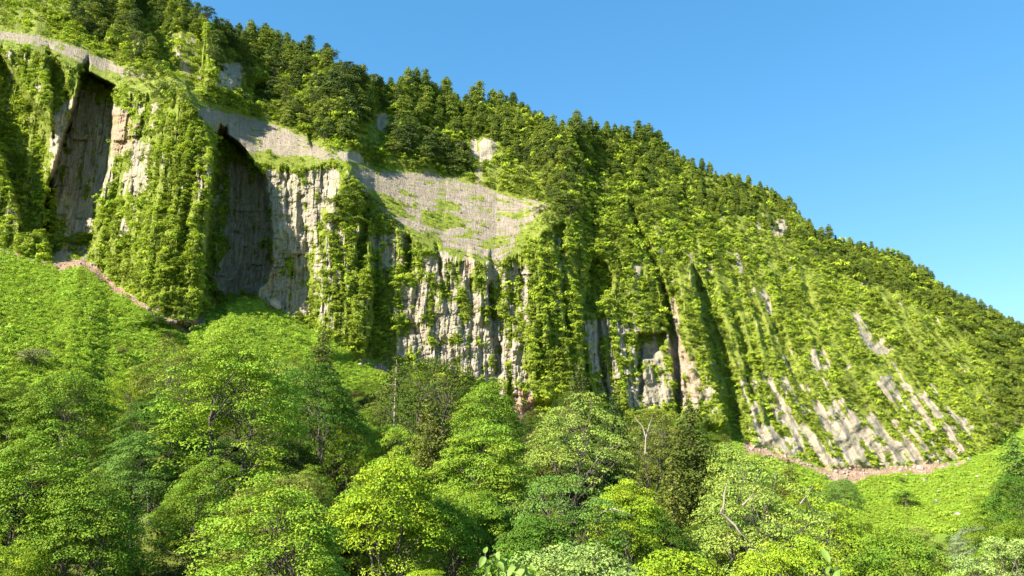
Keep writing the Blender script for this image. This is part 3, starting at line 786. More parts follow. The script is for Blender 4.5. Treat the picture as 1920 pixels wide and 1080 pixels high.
# ------------------------------------------------------------------ the wood in front
GREEN = (0.15, 0.25, 0.02); YEL = (0.24, 0.35, 0.02); DEEP = (0.08, 0.165, 0.016); BLUE = (0.12, 0.22, 0.034)
OLIVE = (0.17, 0.20, 0.03); PALE = (0.24, 0.33, 0.055); CREAM = (0.25, 0.35, 0.085); BRT = (0.20, 0.315, 0.026); CONI = (0.08, 0.105, 0.02); CON2 = (0.13, 0.155, 0.025)
near = [
# px, top y, width px, key, colour, width/height, name, label
(540,905,320,'tall1',BRT,.74,'broadleaf_tree','large bright green leafy tree rising from the bottom edge, left of centre'),
(525,872,215,'round0',OLIVE,.72,'broadleaf_tree','olive green domed tree top directly behind the large bright leafy tree'),
(725,830,265,'round2',YEL,.74,'broadleaf_tree','broad yellow-green tree with fluffy dome, lit from the left, left of centre'),
(845,892,175,'round3',BRT,.62,'broadleaf_tree','bright blue-green leafy tree touching the right side of the yellow-green dome'),
(165,868,230,'tall0',GREEN,.66,'broadleaf_tree','green rounded tree near the lower left, above the yellowish corner tree'),
(60,795,250,'tall0',GREEN,.68,'broadleaf_tree','wide tall green tree at the left edge, halfway down the wood'),
(-10,1010,180,'round1',YEL,.7,'broadleaf_tree','yellowish low tree cut by the bottom left corner'),
(238,1040,70,'cedar1',BRT,.40,'young_conifer','small bright pointed young tree poking up in the dark gap, lower left'),
(820,1040,190,'layered1',YEL,.85,'broadleaf_tree','low yellow-green spreading tree at the bottom, left of the pale blossoming tree'),
(1075,1000,330,'round0',CREAM,.82,'blossoming_tree','pale cream-green blossoming tree at the bottom centre'),
(1120,948,75,'sparse_conifer',CON2,.28,'slender_conifer','thin brownish conifer with bare trunk rising through the pale blossoming tree'),
(1280,1000,330,'round2',YEL,.82,'broadleaf_tree','large vivid yellow-green tree at the bottom, right of the blossoming tree'),
(1385,862,230,'airy0',PALE,.66,'broadleaf_tree','pale grey-green tree with long crooked pale branch on its right'),
(1170,888,170,'layered2',YEL,.66,'broadleaf_tree','bright sprays of yellow-green leaves above a curved pale branch'),
(1258,858,62,'cypress',CON2,.24,'narrow_conifer','narrow spindle-shaped green conifer standing among the broadleaf trees'),
(1055,880,200,'airy1',BLUE,.66,'broadleaf_tree','blue-green airy tree in the middle of the wood'),
(1000,965,190,'layered3',DEEP,.70,'broadleaf_tree','deep green low tree above the left part of the blossoming tree'),
(925,888,190,'layered1',GREEN,.70,'broadleaf_tree','layered green tree with horizontal sprays right of the blue-green leafy tree'),
(445,640,270,'tall1',BRT,.74,'broadleaf_tree','tallest bright green tree, standing up in front of the left debris slope'),
(535,652,140,'round3',PALE,.55,'broadleaf_tree','light green rounded tree top just right of the tallest bright tree'),
(338,640,130,'airy0',OLIVE,.60,'open_crowned_tree','open see-through olive tree with dark trunk showing against the left slope'),
(130,690,180,'round0',GREEN,.70,'broadleaf_tree','mid green rounded tree below the left debris slope'),
(25,715,170,'layered2',GREEN,.75,'broadleaf_tree','green tree at the left edge just under the debris slope'),
(245,705,130,'round1',YEL,.70,'broadleaf_tree','small yellow-topped tree below the lower end of the left slope'),
(300,745,170,'layered3',DEEP,.75,'broadleaf_tree','shadowy layered tree left of the tallest bright tree'),
(262,820,165,'layered0',BLUE,.72,'broadleaf_tree','soft bluish-green feathery tree in the dark hollow on the left'),
(380,850,170,'tall0',GREEN,.62,'broadleaf_tree','mid green tree directly below the tallest bright tree'),
(605,676,170,'tall0',DEEP,.6,'broadleaf_tree','deep green upright tree right of the tallest tree'),
(655,772,130,'round1',BRT,.62,'broadleaf_tree','small round bright green dome behind the yellow-green dome'),
(745,784,130,'round0',BRT,.62,'broadleaf_tree','bright green dome beside the olive cedar'),
(607,612,86,'cedar0',CONI,.42,'conifer','dark conifer at the top edge of the wood under the rock wall'),
(743,668,90,'sparse_conifer',CONI,.30,'conifer','half bare conifer with a pale straight trunk left of the wide olive tree'),
(800,664,190,'airy1',(0.10,.14,.02),.72,'broadleaf_tree','wide dark olive tree reaching up in front of the pale central rock'),
(808,742,120,'cedar2',CON2,.44,'conifer','dense olive cedar with drooping tufts in front of the wide olive tree'),
(915,716,160,'tall1',GREEN,.58,'broadleaf_tree','green upright tree below the foot of the pale central rock'),
(900,800,220,'layered0',BRT,.80,'broadleaf_tree','broad bright tree with flat sprays in the centre of the wood'),
(1085,678,86,'cedar1',CONI,.42,'conifer','round-headed dark conifer against the cliff right of centre'),
(1060,742,190,'airy0',PALE,.66,'broadleaf_tree','pale feathery tree below the round-headed conifer'),
(1150,744,120,'cedar0',(0.04,.075,.014),.42,'conifer','darkest tall conifer with trunk showing, right of centre'),
(1212,758,150,'airy1',OLIVE,.66,'broadleaf_tree','tree with whitish V-shaped branches showing through its crown'),
(1292,748,150,'cedar2',(0.08,.11,.018),.50,'conifer','broad dark olive conifer at the upper right end of the wood'),
(1352,812,170,'round2',PALE,.64,'broadleaf_tree','pale olive bushy tree beside the right debris slope'),
(1478,860,90,'cedar1',CON2,.50,'conifer','rounded olive conifer standing alone in front of the right debris slope'),
(1535,912,170,'airy0',YEL,.66,'broadleaf_tree','yellow-green open tree with pale twigs below the rounded conifer'),
(1570,890,90,'round0',BLUE,.66,'broadleaf_tree','small blue-green tree beside the rounded olive conifer'),
(1655,960,210,'round3',GREEN,.78,'broadleaf_tree','dark domed tree at the lower edge of the right debris slope'),
(1722,978,100,'layered2',PALE,.66,'broadleaf_tree','small pale green feathery tree below the right debris slope'),
(1822,986,90,'layered3',(0.20,.26,.12),.66,'broadleaf_tree','greyish silver-green tree below the right debris slope'),
(1895,1000,190,'airy1',CREAM,.72,'blossoming_tree','cream-flowered tree at the bottom right corner'),
(1480,1015,240,'round1',YEL,.80,'broadleaf_tree','bright yellow-green tree at the bottom, under the open yellow tree'),
(1640,1040,210,'layered0',GREEN,.80,'broadleaf_tree','dark green sprays at the bottom below the dark domed tree'),
(1790,1045,180,'layered1',BRT,.80,'broadleaf_tree','fresh green tree at the bottom left of the cream-flowered tree'),
(1900,812,110,'cedar0',BLUE,.60,'conifer','tall blue-green tree at the right edge beside the debris slope'),
(1910,880,120,'round0',DEEP,.62,'broadleaf_tree','dark green tree at the right edge below the blue-green one'),
(1868,930,110,'layered3',GREEN,.66,'broadleaf_tree','green tree at the right end of the debris slope'),
(1890,960,130,'round2',GREEN,.66,'broadleaf_tree','mid green tree low on the right edge above the cream-flowered tree'),
]
def solve_tree(px, top, w, k, ymin=30, ymax=330):
    t = float(t_of(top)); a = float(a_of(px, top + 20))
    best = None
    for y in np.geomspace(ymin, ymax, 120):
        gz = ground_z(a, y); h = y * t - gz
        if h <= 3: continue
        e = abs(math.log((y * w / F) / (k * h))) + (0.5 if h > 24 else 0) + (0.4 if h < 7 else 0)
        if best is None or e < best[0]: best = (e, y, gz, h)
    return a, best
occupied = []; TREES = {}
for i, (px, top, w, key, colr, k, nm, lab) in enumerate(near):
    a, bst = solve_tree(px, top, w, k)
    _, y, gz, h = bst
    tk, cr, H, R_ = PROTO[key]
    wm = y * w / F
    c = np.array(colr) * RNG.uniform(.92, 1.08)
    TREES[lab] = place(nm, key, (a * y, y, gz - .3), wm * 1.08 / (2 * R_) , (h + .3) / H, random.uniform(0, 6.28), c, lab, 'tree')
    occupied.append((px, y, w, top)); print('NEAR', px, top, round(y), round(h, 1), round(wm, 1))

# filler trees between them
fill_cols = [GREEN, BRT, DEEP, GREEN, YEL, OLIVE, BLUE, GREEN]
zones = [(-9999, 480, 'in the crowded wood below the left debris slope', 'trees of the wood at lower left'),
         (480, 1000, 'in the crowded wood at the centre bottom', 'trees of the wood at lower centre'),
         (1000, 1440, 'in the crowded wood right of centre', 'trees of the wood right of centre'),
         (1440, 9999, 'in the wood below the right debris slope', 'trees of the wood at lower right')]
nfill = 0
keys = ['round0','round2','round3','layered0','layered1','layered3','airy0','tall0','tall1','tall0','cedar1','cedar2']
cand = []
for y in np.geomspace(32, 300, 34):
    step = 5.2 + y * 0.022
    for x in np.arange(-0.85 * y, 0.85 * y, step):
        cand.append((x + random.uniform(-.35, .35) * step, y * random.uniform(.97, 1.03)))
for (x, y) in cand:
    a = x / y
    gz = ground_z(a, y)
    tb = gz / y
    pxb, pyb = pix(np.array(a), np.array(tb))
    pxb = float(pxb); pyb = float(pyb)
    if pxb < -120 or pxb > 2040: continue
    lim = float(tab(FOREST_EDGE, pxb)) + 16 + random.uniform(0, 26)
    if pyb < lim + 8: continue
    h = random.uniform(9, 15)
    ht = min(h, y * float(t_of(lim)) - gz)
    if ht < 4.5: continue
    _, pyt = pix(np.array(a), np.array((gz + ht) / y))
    if float(pyt) > 1110: continue
    pyt = float(pyt)
    if y < 52 or any((abs(o[0] - pxb) < o[2] * .5 and y < o[1] + 3 and pyt < o[3] + .75 * o[2]) or (abs(o[0] - pxb) < o[2] * .35 and abs(o[1] - y) < 6) for o in occupied): continue
    key = random.choice(keys)
    ci = random.randrange(8); colr = fill_cols[ci]; cw = ['mid green', 'bright green', 'deep green', 'mid green', 'yellow-green', 'olive', 'bluish green', 'mid green'][ci]
    shape = 'round-crowned' if 'round' in key else 'flat-layered' if 'layered' in key else 'loose-crowned'
    if 'cedar' in key: colr = CON2; cw = 'olive'; shape = 'pointed'
    tk, cr, H, R_ = PROTO[key]
    zn_ = next(z for z in zones if z[0] <= pxb < z[1])
    s = ht / H
    place('woodland_tree', key, (x, y, gz - .3), s * random.uniform(.85, 1.1), s, random.uniform(0, 6.28), np.array(colr) * random.uniform(.4, .85), '%s %s tree %s' % (cw, shape, zn_[2]), 'tree', '%s %s %s' % (cw, shape, zn_[3]))  # colour dimmed to paint in the shade between the main crowns
    nfill += 1
print('filler trees', nfill)

# single bushes standing out on the debris slopes
for k, (px, py, w, colr, lab) in enumerate([
    (288, 622, 62, (.13, .22, .02), 'large dark bush low on the left debris slope beside the soil gully'),
    (312, 640, 44, (.17, .27, .022), 'bright bush just right of the large dark bush on the left slope'),
    (110, 655, 26, (.09, .17, .018), 'small dark bush in the middle of the left debris slope'),
    (228, 668, 30, (.22, .25, .05), 'yellow-brown bush low on the left debris slope'),
    (60, 690, 60, (.22, .24, .10), 'greyish straw-coloured bush at the lower edge of the left slope'),
    (470, 630, 24, (.12, .22, .02), 'small round bush on the middle debris slope'),
    (1612, 872, 20, (.10, .20, .02), 'small dark bush at the head of the right debris slope'),
    (1690, 905, 18, (.12, .22, .02), 'low bush beside the soil patch on the right debris slope'),
    (1700, 950, 46, (.10, .19, .02), 'wide dark bush at the lower edge of the right debris slope'),
    (402, 560, 30, (.16, .24, .02), 'rounded bush at the shaded mouth of the deep alcove')]):
    d_ = (PX - px) ** 2 + (PY - py) ** 2; q_ = int(np.argmin(d_)); p_ = (XX.ravel()[q_], Yr.ravel()[q_], ZZ.ravel()[q_])
    wm = w * p_[1] / F; s_ = wm / 9.2
    place('bush', 'mbro%d' % (k % 5), (p_[0], p_[1], p_[2] - .25 * s_), s_, s_ * .62, k * 1.3, colr, lab, 'bush')

# pale bare trees and limbs
for (px, top, w, key, k, lab) in [
    (985, 752, 70, 'bare0', .3, 'leafless pale forked tree standing in front of the red soil scar'),
       (745, 672, 30, 'snag', .14, 'straight silver dead trunk left of the wide olive tree')]:
    a, bst = solve_tree(px, top, w, k)
    _, y, gz, h = bst
    place('bare_tree', key, (a * y, y - 2.5, gz - .3), y * w / F / 8, (h + .3) / 12, 1.0, (1, 1, 1), lab, 'bare tree')
def at(px, py, y):
    dy = (540 - py) / F; d = (px - 960) / F, CP - dy * SP, SP + dy * CP
    return np.array([d[0] / d[1] * y, y, d[2] / d[1] * y])
def branch_obj(pts, dy_, r0, owner, seed):
    tree = TREES[next(q for q in TREES if owner in q)]; y = tree.location.y - tree.scale.x * 4.6 + dy_
    rng = np.random.default_rng(seed)
    P = [at(px, py, y + rng.normal() * .3) for px, py in pts]
    parts = [tube(P, np.linspace(r0, r0 * .3, len(P)), 7)]
    for k in range(1, len(P), 2):
        e = P[k] + rng.normal(size=3) * [.4, .4, .35]
        parts.append(limb(P[k], e, r0 * .35, r0 * .12, rng, 4, .05, 4))
    V, Fc = merge(parts)
    o = link('crooked_branch', mesh_from('crooked_branch', V, Fc, [M_PALE], smooth=True), tree)
    o['label'] = 'crooked pale branch'
    o.matrix_parent_inverse = Matrix.LocRotScale(tree.location, tree.rotation_euler, tree.scale).inverted()
    return o
branch_obj([(1352,962),(1362,970),(1378,985),(1388,1000),(1400,1010),(1412,1022)], 0, .13, 'long crooked pale branch', 1)
branch_obj([(1352,962),(1358,945),(1358,925),(1364,905)], 0, .12, 'long crooked pale branch', 3)
branch_obj([(1392,948),(1404,936),(1412,926)], 0, .09, 'long crooked pale branch', 4)
branch_obj([(1122,968),(1132,960),(1150,954),(1168,960),(1190,968)], 0, .12, 'curved pale branch', 2)
branch_obj([(1210,850),(1211,820),(1205,800),(1190,782)], 0, .14, 'V-shaped', 5)
branch_obj([(1211,822),(1217,800),(1224,778)], 0, .12, 'V-shaped', 6)
branch_obj([(1500,945),(1512,930),(1524,912)], 0, .10, 'yellow-green open tree', 7)

# ------------------------------------------------------------------ trees on the mountain
colw = np.gradient(A); pxw = np.gradient(PX, axis=0); pyw = -np.gradient(PY, axis=1)
area = np.abs(pxw * pyw)
inview = (PX > -60) & (PX < 1980) & (PY > -120)
P3 = np.stack([XX, Yr, ZZ], -1)
FORC = union([   # conifer forest
 (1,[(-700,-600),(300,-200),(372,60),(380,66),(380,60),(350,50),(300,90),(270,110),(240,105),(200,60),(130,40),(125,-20),(0,-120),(-700,-300)]),
 (.7,[(125,-20),(290,-30),(300,80),(262,112),(215,92),(190,70),(130,50)]),
 (.95,[(378,66),(450,80),(560,110),(650,150),(700,170),(690,215),(650,240),(650,262),(600,262),(575,240),(540,235),(520,190),(470,175),(455,130),(380,115)]),
 (.95,[(640,160),(760,170),(850,200),(905,222),(900,250),(860,262),(800,235),(745,215),(700,205),(660,240),(640,230)]),
 (.8,[(720,240),(800,250),(870,270),(890,330),(850,325),(800,300),(730,290)]),
 (.95,[(900,220),(960,212),(1010,238),(1180,258),(1180,330),(1110,330),(1080,400),(1045,410),(1030,340),(960,280),(930,260)]),
 (.9,[(1180,250),(1240,280),(1300,326),(1400,362),(1460,388),(1530,445),(1480,445),(1400,410),(1320,400),(1260,360),(1190,340)]),
 (.6,[(1530,445),(1700,490),(1840,580),(1840,620),(1700,560),(1560,500)]),
], 2)
FORB = union([   # broadleaf trees and tall bushes
 (.12,[(0,-200),(130,-100),(130,40),(60,30),(0,20)]),
 (.55,[(200,100),(270,120),(330,155),(345,200),(300,190),(230,140)]),
 (.5,[(370,150),(440,180),(520,200),(560,250),(520,230),(440,205)]),
 (.8,[(700,270),(830,290),(900,345),(830,325),(740,322),(690,300)]),
 (.9,[(930,270),(1040,300),(1060,400),(1180,330),(1300,400),(1480,450),(1560,480),(1900,620),(1920,760),(1890,720),(1770,590),(1640,530),(1480,490),(1350,500),(1250,460),(1180,470),(1100,460),(1040,440),(990,380),(940,350)]),
 (.9,[(1840,600),(2000,640),(2050,900),(1860,850),(1880,720)]),
 (.55,[(300,190),(390,230),(390,560),(330,600),(250,560),(240,400),(290,300)]),
 (.6,[(600,380),(690,370),(760,450),(740,560),(740,660),(620,640),(600,520)]),
 (.6,[(980,470),(1100,440),(1250,480),(1240,620),(1100,600),(1100,740),(1000,720),(995,560)]),
 (.55,[(1250,480),(1310,520),(1340,700),(1300,740),(1280,600)]),
 (.3,[(0,400),(70,400),(90,480),(0,460)]),(.5,[(230,480),(400,520),(380,600),(300,590),(220,530)]),
], 2)
def scatter(dens, n, mind, rng, sel=None):
    """pick grid points by density, at least mind pixels apart; returns flat indices"""
    w = (dens * area * inview).ravel()
    w = np.maximum(w, 0); w /= w.sum()
    ids = rng.choice(w.size, size=int(n * 6), replace=True, p=w)
    pxf = PX.ravel()[ids]; pyf = PY.ravel()[ids]
    md = mind(pxf, pyf) if callable(mind) else np.full(len(ids), mind)
    cell = {}; out = []
    cs = float(md.max())
    for i in range(len(ids)):
        cx = int(pxf[i] // cs); cy = int(pyf[i] // cs); ok = True
        for dx in (-1, 0, 1):
            for dy in (-1, 0, 1):
                for (qx, qy) in cell.get((cx + dx, cy + dy), ()):
                    if (qx - pxf[i]) ** 2 + (qy - pyf[i]) ** 2 < md[i] ** 2: ok = False; break
                if not ok: break
            if not ok: break
        if ok:
            cell.setdefault((cx, cy), []).append((pxf[i], pyf[i])); out.append(ids[i])
            if len(out) >= n: break
    return np.array(out)
rkb = np.maximum(samp(ROCK, PX, PY - 14), np.maximum(samp(ROCK, PX, PY - 28), samp(ROCK, PX, PY - 40))) * (PY < 330) * (PX > 380)
forc = samp(FORC, PX, PY) * (1 - 0.9 * (rockv > .4)) * (1 - .93 * (rkb > .4)) * inmtn
forb = samp(FORB, PX, PY) * (1 - 0.9 * (rockv > .55)) * (1 - .9 * (rkb > .4)) * (1 - SB) * inmtn
# keep one row of trees along the whole crest
crest = sstep(26, 2, PY - tab(GROUND_TOP, PX)) * 1.0
forc = np.maximum(forc, crest * (PX < 1900)) * (1 - .93 * (PX < 128) * (PY > -60))
md_c = lambda x, y: np.interp(x, [0, 700, 1200, 1500, 1900], [13, 12, 10, 8, 6.5])
md_b = lambda x, y: np.interp(x, [0, 700, 1200, 1500, 1900], [13, 12, 11, 9.5, 8])
ic = scatter(forc, 2100, md_c, RNG)
ib = scatter(forb, 2000, md_b, RNG)
def zone_label(px, py, kind, colr):
    tw = 'dark' if colr[1] < .125 else 'mid green' if colr[1] < .22 else 'light green'
    z = [(380, 'steep dark slope at top left'), (700, 'left part of the ridge'), (1010, 'ridge above the bare central slab'), (1260, 'crest right of the bare slab'), (1560, 'falling right-hand crest'), (9999, 'far right end of the ridge')]
    w = next(q[1] for q in z if px < q[0])
    if kind == 'c':
        return tw + ' conifer in the forest on the ' + w, tw + ' conifers on the ' + w
    low = 'wall' if py > 430 else 'slope'
    return '%s leafy tree on the %s below the %s' % (tw, low, w), '%s leafy trees on the %s below the %s' % (tw, low, w)
def mtn_tree(i, kind, rng):
    p = P3.reshape(-1, 3)[i]; px = PX.ravel()[i]; py = PY.ravel()[i]
    if kind == 'c':
        h = np.interp(px, [0, 400, 900, 1200, 1500, 1900], [14.5, 14.5, 13.5, 10.5, 8, 7]) * rng.uniform(.5, 1.2)
        key = 'mcon%d' % rng.integers(5)
        if rng.random() < (.5 if px < 1220 else .85): h *= .75; key = 'mbro%d' % rng.integers(5)
        base = np.array([[0.065, 0.10, 0.022], [0.11, 0.155, 0.026], [0.17, 0.22, 0.032]][rng.integers(3)])
    else:
        wall = py > 430 and px < 1500
        h = np.interp(px, [0, 400, 900, 1200, 1500, 1900], [7.5, 7.5, 8, 7.5, 6.5, 8]) * rng.uniform(.5, 1.3) * (.5 if (py > 200 and px < 420) or wall else .85)
        key = 'mbro%d' % rng.integers(5)
        base = np.array([[0.15, 0.21, 0.022], [0.22, 0.29, 0.028], [0.30, 0.36, 0.034]][rng.integers(3)])
        if px < 130 and py < 60: base = np.array([0.22, 0.28, 0.028]); h *= .7
    return p, px, py, h, key, base * rng.uniform(.85, 1.15)
rest = []
def big_first(ids, kind, n):
    y = Yr.ravel()[ids]; vis = (PY.ravel()[ids] > -10) & (PX.ravel()[ids] > -10) & (PX.ravel()[ids] < 1930)
    o = np.argsort(np.where(vis, y, 1e9))
    # spread over the whole ridge, largest first
    return ids[o[:n]], ids[o[n:]]
for ids, kind, n in ((ic, 'c', 290), (ib, 'b', 290)):
    A_, B_ = big_first(ids, kind, n)
    for i in A_:
        p, px, py, h, key, colr = mtn_tree(i, kind, RNG)
        tk, cr, H, R_ = PROTO[key]
        lab, grp = zone_label(px, py, kind, colr)
        s = h / H
        place('ridge_conifer' if kind == 'c' else 'mountain_broadleaf', key, (p[0], p[1], p[2] - .6), s * RNG.uniform(.85, 1.15), s, RNG.uniform(0, 6.28), colr, lab, 'tree', grp)
    rest.append((kind, B_))

# ------------------------------------------------------------------ masses nobody could count: one object each, instanced inside it
def mass(name, protos, pts, which, scl, rot, mat, label):
    """protos: list of (V, Fc, t1, t2); one mesh holds the prototypes and the points, the nodes put one on every point"""
    Vs = []; Fs = []; T1 = []; T2 = []; K_ = []; o = 0
    for k, (V, Fc, t1, t2) in enumerate(protos):
        Vs.append(V); Fs.append(Fc + o); o += len(V); T1.append(t1); T2.append(t2); K_.append(np.full(len(V), k + 1.0))
    n = len(pts)
    V = np.concatenate(Vs + [pts]); Fc = np.concatenate(Fs)
    z = np.zeros(n)
    at_ = dict(tint=np.concatenate(T1 + [z]), tint2=np.concatenate(T2 + [z]), proto=np.concatenate(K_ + [z]),
               which=np.concatenate([np.zeros(o), which + 1.0]), scl=np.concatenate([np.ones((o, 3)), scl]), rotv=np.concatenate([np.zeros((o, 3)), rot]))
    me = mesh_from(name, V, Fc, [mat], at_)
    ob = link(name, me); tag(ob, label, kind='stuff')
    ng = bpy.data.node_groups.new(name + '_nodes', 'GeometryNodeTree')
    ng.interface.new_socket('Geometry', in_out='INPUT', socket_type='NodeSocketGeometry')
    ng.interface.new_socket('Geometry', in_out='OUTPUT', socket_type='NodeSocketGeometry')
    N = ng.nodes; Lk = ng.links
    gi = N.new('NodeGroupInput'); go = N.new('NodeGroupOutput')
    def named(nm, dt):
        q = N.new('GeometryNodeInputNamedAttribute'); q.data_type = dt; q.inputs['Name'].default_value = nm
        return q.outputs['Attribute']
    def eq(sock, val):
        c = N.new('FunctionNodeCompare'); c.data_type = 'FLOAT'; c.operation = 'EQUAL'
        Lk.new(sock, c.inputs['A']); c.inputs['B'].default_value = val; c.inputs['Epsilon'].default_value = 0.1
        return c.outputs['Result']
    def sep(sock, sel):
        s = N.new('GeometryNodeSeparateGeometry'); s.domain = 'POINT'
        Lk.new(sock, s.inputs['Geometry']); Lk.new(sel, s.inputs['Selection'])
        return s.outputs['Selection']
    j = N.new('GeometryNodeJoinGeometry')
    pr = named('proto', 'FLOAT'); wh = named('which', 'FLOAT')
    e2r = N.new('FunctionNodeEulerToRotation'); Lk.new(named('rotv', 'FLOAT_VECTOR'), e2r.inputs[0])
    sc_ = named('scl', 'FLOAT_VECTOR')
    for k in range(len(protos)):
        ge = sep(gi.outputs[0], eq(pr, k + 1.0)); po = sep(gi.outputs[0], eq(wh, k + 1.0))
        ins = N.new('GeometryNodeInstanceOnPoints')
        Lk.new(po, ins.inputs['Points']); Lk.new(ge, ins.inputs['Instance'])
        Lk.new(e2r.outputs[0], ins.inputs['Rotation']); Lk.new(sc_, ins.inputs['Scale'])
        Lk.new(ins.outputs[0], j.inputs[0])
    Lk.new(j.outputs[0], go.inputs[0])
    md = ob.modifiers.new('scatter', 'NODES'); md.node_group = ng
    return ob

def bush(seed, R=1.0, npad=9, leaf=.4, dens=14, flat=.6):
    rng = np.random.default_rng(seed); pads = []
    for k in range(npad):
        d = rand_dirs(1, rng, .8)[0]
        r = rng.uniform(.3, .55) * R
        pads.append([d[0] * R * .62, d[1] * R * .62, .35 * R + d[2] * R * .42, r, r, r * flat, 0, 0, 0])
    return pads_to_leaves(pads, rng, leaf, dens, up=.8, nz=.45)
def rot_scale(n, s, rng, tilt=.15, zs=(.8, 1.25)):
    sc_ = np.stack([s, s, s * rng.uniform(*zs, n)], 1)
    rt = np.stack([rng.normal(size=n) * tilt, rng.normal(size=n) * tilt, rng.uniform(0, 6.28, n)], 1)
    return sc_, rt
# rest of the far forest
allp = []; wh_ = []; ss = []
for kind, ids in rest:
    for i in ids:
        p, px, py, h, key, colr = mtn_tree(i, kind, RNG)
        allp.append((p[0], p[1], p[2] - .5)); k = int(RNG.integers(3)) + (0 if kind == 'c' else 3); wh_.append(k)
        ss.append(h / (13 if kind == 'c' else 10))
fp = [conifer(400 + i, 13, 4.6, .02, .7, 16, 10, .25, padr=1.2)[1] for i in range(3)] + [broadleaf(420 + i, 10, 4.6, .06, .75, 9, 60, .55, (1.0, 1.9), shell=(.6, 1.))[1] for i in range(3)]
ss = np.array(ss)
sc_, rt = rot_scale(len(ss), ss, RNG, .03)
mass('far_forest', fp, np.array(allp), np.array(wh_, float), sc_, rt, M_FARFOR, 'dense mixed forest filling the slopes between the single trees')
print('mountain trees', len(ic), len(ib), 'rest', len(ss))

# shrubs and grasses on the wall
vstreak = noise((U + warp * .3) / 10, PY / 95, 181) + .5 * noise((U + warp * .3) / 22, PY / 160, 183)
clump = .12 + sstep(-.30, .25, vstreak + .5 * fbm(PX / 22, PY / 18, 182, 3) + .25 * RIB2) * 1.1 * 1.0
dsh = VEG ** 1.5 * inmtn * (1 - .55 * isledge) * np.clip(clump, .12, 1.3) * (1 - isf)
wts = (dsh * area * inview).ravel(); wts /= wts.sum()
NSH = 62000
ids = RNG.choice(wts.size, NSH, p=wts)
pp = P3.reshape(-1, 3)[ids] + RNG.normal(size=(NSH, 3)) * .3
pxs = PX.ravel()[ids]; up_ = (above_ledge * (1 - rightpart) + ease * rightpart).ravel()[ids]
ledge_s = isledge.ravel()[ids]
s = RNG.gamma(2.4, .38, NSH) * np.interp(pxs, [0, 1000, 1250, 1500, 1900], [.95, .95, .85, 0.72, 0.8]) * (1 + .35 * up_) * (1 - .4 * ledge_s)
sc_, rt = rot_scale(NSH, s, RNG, .2, (.7, 1.3))
pp[:, 1] -= s * .3
csp = [list(bush(500 + i, 1.0, 8, .42, 34, .6)) for i in range(4)]
for i, c_ in enumerate(csp): c_[2] = c_[2] * .35 if i < 2 else .55 + .45 * c_[2]
sel_ = (fbm(PX / 60, PY / 60, 191, 4) + .35 * noise((U + warp * .3) / 20, PY / 90, 192)).ravel()[ids] + RNG.normal(size=NSH) * .12
mass('cliff_shrubs', csp, pp, (RNG.integers(0, 2, NSH) + 2 * (sel_ > -.06)).astype(float), sc_, rt, M_SHRUB, 'shrubs and grass tufts clinging to the rock wall')

# herbs on the debris slopes
dh = (1 - inmtn) * (1 - isf) * (1 - dirtv)
wts = (dh * area * inview * (PX > -40)).ravel(); wts /= wts.sum()
NH = 48000
ids = RNG.choice(wts.size, NH, p=wts)
pp = P3.reshape(-1, 3)[ids] + RNG.normal(size=(NH, 3)) * [.4, .4, .05]
pxs = PX.ravel()[ids]
s = RNG.gamma(5, .2, NH) * np.interp(pxs, [0, 600, 1400, 1900], [.68, .62, .6, .62]) * (1 + 1.0 * (RNG.random(NH) < .02))
sc_, rt = rot_scale(NH, s, RNG, .1, (.8, 1.3))
hsp = [list(bush(540 + i, 1.0, 7, .38, 30, .75)) for i in range(3)]
for i, c_ in enumerate(hsp): c_[2] = c_[2] * .5 if i < 1 else .4 + .6 * c_[2]
sel_ = fbm(PX / 45, PY / 20, 195, 4).ravel()[ids] + RNG.normal(size=NH) * .1
mass('debris_slope_herbs', hsp, pp, np.where(sel_ < -.12, 0, RNG.integers(1, 3, NH)).astype(float), sc_, rt, M_HERB, 'lush bright green herbs covering the debris slopes')

# loose stones along the foot of the wall and on the bare slabs
def pebble(seed):
    import bmesh
    rng = np.random.default_rng(seed); bm = bmesh.new(); bmesh.ops.create_icosphere(bm, subdivisions=1, radius=.5)
    V = np.array([v.co for v in bm.verts]) * rng.uniform(.65, 1.25, (len(bm.verts), 1)) * [1, .85, .6]
    Fc = np.array([[v.index for v in f.verts] for f in bm.faces]); bm.free()
    return V, Fc, np.full(len(V), .5), np.full(len(V), .5)
dirtish = dirtv * 1.5 + np.exp(-((PY - foot - 4) / 7) ** 2) * .12 * (PX < 1830) + SB * .05 + RB * .012
wts = (dirtish * area * inview * (1 - isf)).ravel(); wts /= wts.sum(); NP_ = 2200
ids = RNG.choice(wts.size, NP_, p=wts)
pp = P3.reshape(-1, 3)[ids] + RNG.normal(size=(NP_, 3)) * [.3, .3, .05]
sc_, rt = rot_scale(NP_, RNG.gamma(1.6, .42, NP_), RNG, 1.0)
STONES = (pp, RNG.integers(0, 3, NP_).astype(float), sc_, rt)

# understorey on the forest ground
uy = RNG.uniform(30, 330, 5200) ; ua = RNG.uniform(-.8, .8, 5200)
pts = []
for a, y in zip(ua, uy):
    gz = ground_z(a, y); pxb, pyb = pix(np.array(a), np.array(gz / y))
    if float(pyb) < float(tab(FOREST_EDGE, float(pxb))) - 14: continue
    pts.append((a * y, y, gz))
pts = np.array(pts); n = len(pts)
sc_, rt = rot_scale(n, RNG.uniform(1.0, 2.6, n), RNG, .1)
mass('understorey', [bush(560 + i, 1.0, 9, .16, 110, .5) for i in range(3)], pts, RNG.integers(0, 3, n).astype(float), sc_, rt, M_UNDER, 'leafy undergrowth, coloured dark as shade, between the trunks of the wood')

